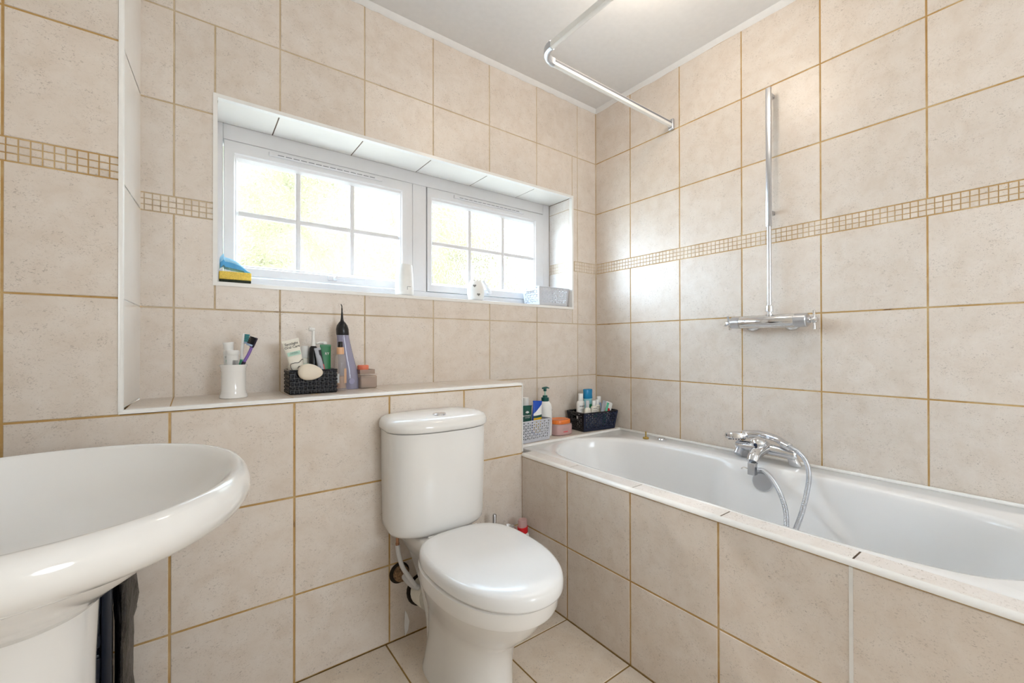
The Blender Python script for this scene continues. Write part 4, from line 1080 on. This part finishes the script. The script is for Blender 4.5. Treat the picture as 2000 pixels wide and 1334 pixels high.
# beside the woven box
sb_ = thing('spray_bottle', 'clear perfume spray bottle with peach collar beside the black woven box', 'bottle', (0.4235, 1.590, SH))
mb = MB(); mb.lathe([(0.0195, 0.0004), (0.0210, 0.003), (0.0205, 0.05), (0.0195, 0.105), (0.0165, 0.125), (0.0120, 0.131)], n=28); gb_ = mb.build('glass', P['clear_grey'], sb_)
mb = MB(); mb.lathe([(0.0170, 0.010), (0.0178, 0.014), (0.0174, 0.05), (0.0170, 0.052)], n=24); mb.build('liquid', P['amber'], gb_)
for a0, a1, z0, z1, m_ in ((3.45, 4.3, 0.030, 0.062, 'label_white'), (3.4, 4.35, 0.026, 0.036, 'rose_gold'), (5.1, 5.9, 0.028, 0.080, 'rose_gold')):
    mb = MB()
    for q in range(8):
        u0, u1 = a0+(a1-a0)*q/8, a0+(a1-a0)*(q+1)/8; r = 0.0212 if m_ == 'label_white' else 0.02105
        mb.face([(r*math.cos(u), r*math.sin(u), z) for u, z in ((u0, z0), (u1, z0), (u1, z1), (u0, z1))])
    mb.build('label', P[m_], gb_)
mb = MB(); mb.lathe([(0.0122, 0.130), (0.0128, 0.132), (0.0122, 0.153), (0.0112, 0.155)], n=24); mb.build('collar', P['peach'], sb_)
mb = MB(); mb.lathe([(0.0078, 0.155), (0.0082, 0.157), (0.0082, 0.173), (0.007, 0.175)], n=20); mb.build('nozzle', P['black_plastic'], sb_)
wf = thing('water_flosser', 'lavender water flosser with black top and thin black jet tip', 'flosser', (0.466, 1.655, SH))
mb = MB(); rings = []
for s, z, dx in ((0.036, 0.0004, 0.006), (0.0375, 0.004, 0.006), (0.037, 0.03, 0.0055), (0.033, 0.07, 0.002), (0.0275, 0.12, -0.006), (0.0235, 0.165, -0.012), (0.0215, 0.190, -0.0155), (0.0212, 0.200, -0.0165)):
    rings.append([Vector((dx+s*math.cos(a), s*0.92*math.sin(a), z)) for a in [2*PI*k/32 for k in range(32)]])
mb.loft(rings, 0); tk = mb.build('tank', P['clear_lav'], wf)
mb = MB(); mb.tube([(0.0035, -0.010, 0.02), (-0.004, -0.006, 0.09), (-0.0155, 0, 0.195)], [0.019, 0.0175, 0.015], 20); mb.build('handle_core', P['lavender'], tk)
mb = MB(); mb.lathe([(0.0105, -0.0368), (0.0105, -0.0342)], n=22, mat=Matrix.Translation((0.006, 0, 0.030)) @ Matrix.Rotation(-PI/2, 4, 'X')); mb.build('badge', P['lavender'], tk)
mb = MB(); rings = []
for s, z, dx in ((0.0216, 0.200, -0.0165), (0.0225, 0.204, -0.0168), (0.0222, 0.222, -0.0180), (0.0185, 0.236, -0.0185), (0.012, 0.246, -0.0188), (0.0065, 0.252, -0.019), (0.0045, 0.262, -0.019), (0.0030, 0.285, -0.0192)):
    rings.append([Vector((dx+s*math.cos(a), s*math.sin(a), z)) for a in [2*PI*k/28 for k in range(28)]])
mb.loft(rings, 0); hdw = mb.build('head', P['black_plastic'], wf)
mb = MB(); mb.tube(crom([(-0.0192, 0, 0.283), (-0.0195, 0, 0.298), (-0.0200, 0, 0.308), (-0.0235, -0.001, 0.314)], 5), [0.0026]*6+[0.0017]*10, 10); mb.build('jet_tip', P['black_plastic'], wf)
def square_jar(name, label, loc, w, h, contents, rz, lidded=False):
    t = thing(name, label, 'jar', loc, (0, 0, rz))
    mb = MB(); mb.box(-w/2, w/2, -w/2, w/2, 0.0003, h, 0, 0.005, 3); g = mb.build('glass', P['clear_brown'], t)
    mb = MB(); mb.box(-w/2+0.005, w/2-0.005, -w/2+0.005, w/2-0.005, 0.005, h*0.82, 0, 0.003, 2); mb.build('contents', contents, g)
    mb = MB(); mb.box(-w/2-0.0005, w/2+0.0005, -w/2-0.0005, w/2+0.0005, h+0.0002, h+0.006, 0, 0.002, 2); mb.build('lid', P['clear_grey'], t)
    return t
square_jar('square_jar', 'square smoked glass jar at bottom of the small jar stack', (0.531, 1.650, SH), 0.066, 0.048, plas('mauve', 200, 182, 178, 0.4), 0.12)
mb = MB()
tr = thing('glass_dish', 'shallow clear square dish on top of the smoked glass jar', 'dish', (0.527, 1.650, SH+0.0545), (0, 0, 0.12))
for a in ((-0.029, 0.029, -0.029, -0.0268), (-0.029, 0.029, 0.0268, 0.029), (-0.029, -0.0268, -0.0268, 0.0268), (0.0268, 0.029, -0.0268, 0.0268)): mb.box(*a, 0.0002, 0.016)
mb.box(-0.029, 0.029, -0.029, 0.029, 0.0002, 0.002); mb.build('walls', P['clear_brown'], tr, sharp=None)
bottle('lip_balm_pot', 'small coral-lidded pink pot in the clear dish on jar stack', 'pot', (0.522, 1.648, SH+0.057), [(0.0195, 0), (0.0205, 0.002), (0.0205, 0.012), (0.019, 0.0125)], P['rose'], [(0.0198, 0.0127), (0.0205, 0.014), (0.0205, 0.028), (0.018, 0.030)], P['coral'], capn='lid')
rnd = random.Random(11)
mb = MB()
for k in range(7):
    k_ = bmesh.ops.create_icosphere(mb.bm, subdivisions=1, radius=rnd.uniform(0.0012, 0.0030))['verts']
    p = Vector((rnd.uniform(-0.018, 0.012), rnd.uniform(-0.006, 0.006), 0.0015))
    for v in k_: v.co = Vector((v.co.x, v.co.y, v.co.z*0.5))+p
o = tag(mb.build('crumbs', P['crumb'], loc=(0.332, 1.525, SH)), 'pale yellow crumbs on the shelf in front of the black woven box', 'crumbs'); o['kind'] = 'stuff'

# ------------------------------------------------------------------ head of the bath
LE = 0.5727
lattice_basket('plastic_basket', 'light grey openwork basket of tubes beside tiled boxing at bath head', (1.287, 1.612, LE), 0.05, 0.195, 0.115, 0.210, 0.130, 0.100, P['lightgrey_basket'])
LF = LE+0.0042
t, b = squeeze('hand_cream_tube', 'dark green tube with white flower mark in the grey bath basket', 'tube', (1.262, 1.588, LF), 0.062, 0.165, 0.036, P['dark_green'], (0.02, 0.03, 0.0), cap=0.020, capm=P['dark_green'])
text_mesh('BOTANICS', 0.0100, P['label_white'], b, FRONT(-0.008, -0.0143, 0.119, 0.12), extrude=0.0002)
text_mesh('HAND CREAM', 0.0045, P['label_white'], b, FRONT(-0.004, -0.0152, 0.1105, 0.12), extrude=0.0001)
mb = MB()
for k in range(5):
    a = PI/2+(k-2)*0.55; mb.tube([(-0.004, -0.0128, 0.131), (-0.004+0.010*math.cos(a), -0.0118, 0.131+0.010*math.sin(a))], [0.0008, 0.0026], 6)
mb.build('flower_mark', P['label_white'], b)
t, b = squeeze('sunscreen_tube', 'blue, white and yellow tube in the grey bath basket', 'tube', (1.331, 1.592, LF+0.0006), 0.056, 0.180, 0.034, P['royal'], (-0.04, 0.09, 0.0), cap=0.018, capm=P['white_plastic'])
mb = MB()
def bodyf(x, z, h=0.180, d=0.034, w=0.056):
    f = max(0, (z-0.018)/(h-0.018)); dd = d*(1-f**1.6)+0.0012; return Vector((x, -dd/2*math.sqrt(max(0.05, 1-abs(2*x/w)**2.5))-0.0008, z))
for (za, zb, mi) in (((0.118, 0.165), (0.108, 0.116), 0), ((0.108, 0.116), (0.097, 0.104), 1), ((0.097, 0.104), (0.03, 0.03), 2)):
    for k in range(8):
        xa, xb = -0.026+0.052*k/8, -0.026+0.052*(k+1)/8; fa, fb = k/8, (k+1)/8
        tl = za[0]+(za[1]-za[0])*fa; tr_ = za[0]+(za[1]-za[0])*fb; bl = zb[0]+(zb[1]-zb[0])*fa; br = zb[0]+(zb[1]-zb[0])*fb
        m = 3
        for q in range(m):
            z0, z1 = bl+(tl-bl)*q/m, bl+(tl-bl)*(q+1)/m; z2, z3 = br+(tr_-br)*q/m, br+(tr_-br)*(q+1)/m
            mb.face([bodyf(xa, z0), bodyf(xb, z2), bodyf(xb, z3), bodyf(xa, z1)], mi)
mb.build('printed_bands', [P['label_white'], P['dark_green'], P['yellow']], b)
bottle('round_bottle', 'white-capped bottle behind the blue tube in grey bath basket', 'bottle', (1.303, 1.640, LF), [(0.021, 0), (0.022, 0.003), (0.022, 0.147), (0.016, 0.154)], P['white_plastic'], [(0.0165, 0.154), (0.017, 0.156), (0.0165, 0.194), (0.014, 0.196)], P['white_plastic'])
mb = MB(); mb.box(-0.011, 0.011, -0.005, 0.005, 0, 0.178, 0, 0.003, 2)
tag(mb.build('comb', P['lime'], loc=(1.268, 1.648, LF), rot=(0.0, 0.0, 0.0)), 'bright green upright comb behind the dark green tube', 'comb')
pb = bottle('pump_bottle', 'tall white lotion bottle with dark green pump at head of bath', 'bottle', (1.431, 1.640, LE),
       [(0.032, 0.0004), (0.035, 0.004), (0.0355, 0.02), (0.0350, 0.135), (0.031, 0.155), (0.022, 0.168), (0.0185, 0.172)], P['white_plastic'],
       [(0.0185, 0.172), (0.0195, 0.174), (0.0195, 0.190), (0.013, 0.192), (0.012, 0.201), (0.0045, 0.202)], P['bottle_green'], capn='collar', n=30)
mb = MB(); mb.lathe([(0.0042, 0.201), (0.0042, 0.222)], n=12); mb.build('stem', P['pale_mint'], pb)
mb = MB(); mb.lathe([(0.0075, 0.222), (0.008, 0.224), (0.008, 0.238), (0.0065, 0.241)], n=18); mb.tube(crom([(-0.022, -0.004, 0.2375), (-0.006, 0, 0.2395), (0.010, 0.001, 0.240), (0.028, 0.002, 0.2355)], 4), [0.0026]+[0.0046]*9+[0.003]*3, 10); mb.build('pump_head', P['bottle_green'], pb)
b = [o for o in pb.children if o.name.startswith('body')][0]
mb = MB()
for k, z in enumerate([0.125, 0.112, 0.106, 0.100, 0.094, 0.088, 0.080, 0.07, 0.06]):
    a = -PI/2+0.55; r = 0.0357; w = 0.5 if k else 0.25
    for q in range(5):
        u0, u1 = a+w*q/5, a+w*(q+1)/5; h_ = 0.0016 if k else 0.009
        if (q*7+k*3) % 4 == 0 and k: continue
        mb.face([(r*math.cos(u), r*math.sin(u), zz) for u, zz in ((u0, z), (u1, z), (u1, z+h_), (u0, z+h_))])
mb.build('small_print', P['grey_ink'], b, sharp=None)
jr = thing('scrub_jar', 'pink gel jar with orange lid between the two bath baskets', 'jar', (1.513, 1.622, LE), (0, 0, 0.0))
mb = MB(); rings = []
for s, z in ((0.92, 0.0004), (1.0, 0.004), (1.0, 0.048), (0.95, 0.054), (0.88, 0.056)):
    rings.append([Vector((x*s, y*s, z)) for x, y in sup(40, 0.060, 0.048, 3.6)])
mb.loft(rings, 0); gj = mb.build('glass', P['clear_pink'], jr)
mb = MB(); rings = [[Vector((x*s, y*s, z)) for x, y in sup(40, 0.056, 0.044, 3.6)] for s, z in ((0.95, 0.004), (1, 0.006), (1, 0.044), (0.9, 0.046))]
mb.loft(rings, 0); mb.build('gel', P['pink_gel'], gj)
mb = MB(); mb.face([(-0.018, -0.0483, 0.016), (0.012, -0.0483, 0.016), (0.012, -0.0483, 0.021), (-0.018, -0.0483, 0.021)]); mb.build('label', P['rose'], gj, sharp=None)
lines(gj, -0.022, 0.018, -0.0484, [0.027, 0.031, 0.035], P['grey_ink'])
mb = MB(); rings = [[Vector((x*s, y*s, z)) for x, y in sup(40, 0.056, 0.046, 2.4)] for s, z in ((0.97, 0.0562), (1, 0.058), (1, 0.072), (0.97, 0.0755), (0.9, 0.0765), (0.86, 0.0755))]
mb.loft(rings, 0); mb.build('lid', P['orange'], jr)

lattice_basket('plastic_basket', 'black openwork basket crammed with small bottles in the bath corner', (1.752, 1.617, LE), -0.10, 0.218, 0.112, 0.240, 0.142, 0.098, P['black_basket'], P['navy_basket'], mat_rim=P['black_basket'])
def mini(label, x, y, r, hb, rc, hc, bmat, cmat, rot=(0, 0, 0), sy=0.7, name='toiletry_bottle', band=None, sh=0.012, group=None):
    return bottle(name, label, 'bottle', (x, y, LF), [(r*0.9, 0), (r, 0.003), (r, hb-sh), (r*0.85, hb-sh*0.35), (rc*0.9, hb)], bmat, [(rc*0.97, hb+0.0005), (rc, hb+0.002), (rc*0.97, hb+hc), (rc*0.85, hb+hc+0.002)], cmat, rot, sy, band)
A0, A1 = -PI/2-0.9, -PI/2+0.7
def printed(t, r, sy, zs, m_='grey_ink', a0=-PI/2-0.8, a1=-PI/2+0.55):
    b = [o for o in t.children if o.name.startswith('body')][0]; rr = random.Random(int(r*1e5)); mb = MB()
    for z, h_ in zs:
        u = a0
        while u < a1:
            e = min(a1, u+rr.uniform(0.08, 0.3)); R_ = r+0.0004
            mb.face([(R_*math.cos(q), R_*sy*math.sin(q), zz) for q, zz in ((u, z), (e, z), (e, z+h_), (u, z+h_))]); u = e+0.06
    mb.build('small_print', P[m_], b, sharp=None)
t = mini('tall white bottle with square cap at left of the black basket', 1.687, 1.642, 0.026, 0.150, 0.0165, 0.036, P['white_plastic'], P['white_plastic']); printed(t, 0.026, 0.7, [(0.118, 0.007), (0.105, 0.002), (0.100, 0.002)])
t = mini('short white bottle with silver cap at front of black basket', 1.694, 1.598, 0.0225, 0.118, 0.0115, 0.034, P['cream'], P['grey_basket'], sh=0.028)
t = bottle('shampoo_bottle', 'aqua bottle with big bright blue cap, tallest in black basket', 'bottle', (1.745, 1.644, LF), [(0.026, 0), (0.027, 0.003), (0.028, 0.155), (0.0275, 0.158)], P['aqua'], [(0.0285, 0.158), (0.030, 0.16), (0.0285, 0.185), (0.0295, 0.206), (0.027, 0.209)], P['blue_cap'], sy=0.7, band=[(0.0284, 0.05, 0.128, A0, A1, P['emerald'])])
t = mini('white bottle with printed label and green base in black basket', 1.743, 1.597, 0.022, 0.122, 0.0125, 0.026, P['cream'], P['white_plastic'], band=[(0.0224, 0.06, 0.090, A0, A1, P['emerald'])]); printed(t, 0.022, 0.7, [(0.108, 0.004), (0.100, 0.0015), (0.095, 0.0025)])
t = mini('narrow white bottle with grey print, right of the green-based one', 1.786, 1.612, 0.020, 0.124, 0.0120, 0.026, P['cream'], P['white_plastic']); printed(t, 0.020, 0.7, [(0.114, 0.003), (0.107, 0.0015), (0.102, 0.0015), (0.096, 0.002)])
t = mini('pale blue bottle with white cap in right half of black basket', 1.822, 1.634, 0.0185, 0.130, 0.0145, 0.032, P['pale_blue'], P['white_plastic'], sh=0.006)
t, b = squeeze('grey_tube', 'flat grey tube leaning right in the black basket', 'tube', (1.758, 1.574, LF+0.0035), 0.026, 0.150, 0.018, P['grey_tube'], (0.0, 0.30, 0.0), cap=0.012, capm=P['grey_tube'])
t, b = squeeze('green_tube', 'slim green and white tube leaning right in black basket', 'tube', (1.780, 1.572, LF+0.003), 0.016, 0.140, 0.016, P['sea_green'], (0.0, 0.36, 0.0), cap=0.008, capm=P['white_plastic'])
mb = MB(); mb.box(-0.0235, 0.0235, -0.012, 0.012, 0.0, 0.135, 0, 0.0095, 4)
o = thing('deodorant_stick', 'white rounded stick with red mark leaning against right wall in basket', 'deodorant', (1.806, 1.588, LF+0.0085), (0.0, 0.33, -0.1)); mb.build('body', P['white_plastic'], o)
mb = MB(); mb.face([(-0.018, -0.0124, 0.083), (0.014, -0.0124, 0.083), (0.004, -0.0124, 0.100), (-0.014, -0.0124, 0.100)]); mb.build('red_mark', P['red'], o, sharp=None)

# ------------------------------------------------------------------ light
lamp = thing('ceiling_light', 'x', 'x', (1.26, 0.86, ZC)); del lamp['label']; del lamp['category']; struct(lamp)
mb = MB(); mb.lathe([(0.09, -0.0005), (0.092, -0.012), (0.085, -0.02)], n=40); mb.build('base', P['white_plastic'], lamp)
s = NT('lamp_glass'); s.b.inputs['Base Color'].default_value = rgb(250, 244, 232)
s.b.inputs['Emission Color'].default_value = rgb(255, 236, 208); s.b.inputs['Emission Strength'].default_value = 6.0
mb = MB(); mb.lathe([(0.084, -0.02), (0.080, -0.045), (0.060, -0.065), (0.03, -0.074), (0.0, -0.076)], n=40, caps=(False, False)); mb.build('diffuser', s.m, lamp)
wl = thing('added_fill_fixture', 'x', 'x', (0.92, YBACK, 1.5)); del wl['label']; del wl['category']; struct(wl)  # made-up glowing fixture behind the camera, added to go with the fill lamp
mb = MB(); mb.lathe([(0.07, 0.0005), (0.072, 0.02), (0.05, 0.03)], n=32, mat=Matrix.Rotation(-PI/2, 4, 'X')); mb.build('base', P['white_plastic'], wl)
mb = MB(); mb.lathe([(0.05, 0.03), (0.062, 0.06), (0.05, 0.10), (0.02, 0.118), (0, 0.12)], n=32, mat=Matrix.Rotation(-PI/2, 4, 'X'), caps=(False, False)); mb.build('diffuser', s.m, wl)
def light(name, kind, loc, energy, color, **k):
    d = bpy.data.lights.new(name, kind); d.energy = energy; d.color = color
    for a, v in k.items(): setattr(d, a, v)
    o = bpy.data.objects.new(name, d); COL.objects.link(o); o.location = loc; return o
light('ceiling_bulb', 'POINT', (1.26, 0.86, ZC-0.13), 3.0, (1.0, 0.88, 0.75), shadow_soft_size=0.07)
light('added_fill_lamp', 'POINT', (0.92, YBACK+0.5, 1.4), 38.0, (0.76, 0.88, 1.0), shadow_soft_size=0.35)  # cool fill added from behind the camera, not a known lamp
po = light('daylight_portal', 'AREA', (0.88, 2.03, 1.54), 1.0, (1, 1, 1), shape='RECTANGLE', size=1.75, size_y=0.75)
po.rotation_euler = (-PI/2, 0, 0); po.data.cycles.is_portal = True

w = bpy.data.worlds.new('sky'); sc.world = w; w.use_nodes = True
nt = w.node_tree; bg = nt.nodes['Background']
tc = nt.nodes.new('ShaderNodeTexCoord'); sx = nt.nodes.new('ShaderNodeSeparateXYZ'); rp_ = nt.nodes.new('ShaderNodeValToRGB')
nt.links.new(tc.outputs['Generated'], sx.inputs[0]); nt.links.new(sx.outputs['Z'], rp_.inputs['Fac'])
cr = rp_.color_ramp; cr.elements[0].position = 0.0; cr.elements[0].color = (0.68, 0.85, 1.0, 1); cr.elements[1].position = 1.0; cr.elements[1].color = (0.50, 0.74, 1.0, 1)
nt.links.new(rp_.outputs['Color'], bg.inputs['Color']); bg.inputs['Strength'].default_value = 23.0
sun = light('sun', 'SUN', (0, 6, 8), 3.0, (1.0, 0.94, 0.84), angle=0.02)
sun.rotation_euler = (math.radians(50), 0, math.radians(200))

# ------------------------------------------------------------------ camera
F_PX, YAW, CY, ROLL, PITCH = 838.365, 0.6408, 670.844, -0.0016, 0.0042
cd = bpy.data.cameras.new('camera'); cam = bpy.data.objects.new('camera', cd); COL.objects.link(cam)
cd.sensor_width = 36.0; cd.sensor_fit = 'HORIZONTAL'; cd.lens = F_PX*36.0/2000.0; cd.shift_y = (CY-667.0)/2000.0
cd.clip_start = 0.02; cd.clip_end = 100
hz = Vector((math.sin(YAW), math.cos(YAW), 0)); R0 = Vector((math.cos(YAW), -math.sin(YAW), 0)); U0 = Vector((0, 0, 1))
Fw = hz*math.cos(PITCH)+U0*math.sin(PITCH); Up = U0*math.cos(PITCH)-hz*math.sin(PITCH)
Xc = R0*math.cos(ROLL)+Up*math.sin(ROLL); Yc = Up*math.cos(ROLL)-R0*math.sin(ROLL)
m = Matrix.Identity(4)
for i in range(3): m[i][0] = Xc[i]; m[i][1] = Yc[i]; m[i][2] = -Fw[i]
m[0][3], m[1][3], m[2][3] = 0.0, 0.0, 1.02684
cam.matrix_world = m
sc.camera = cam
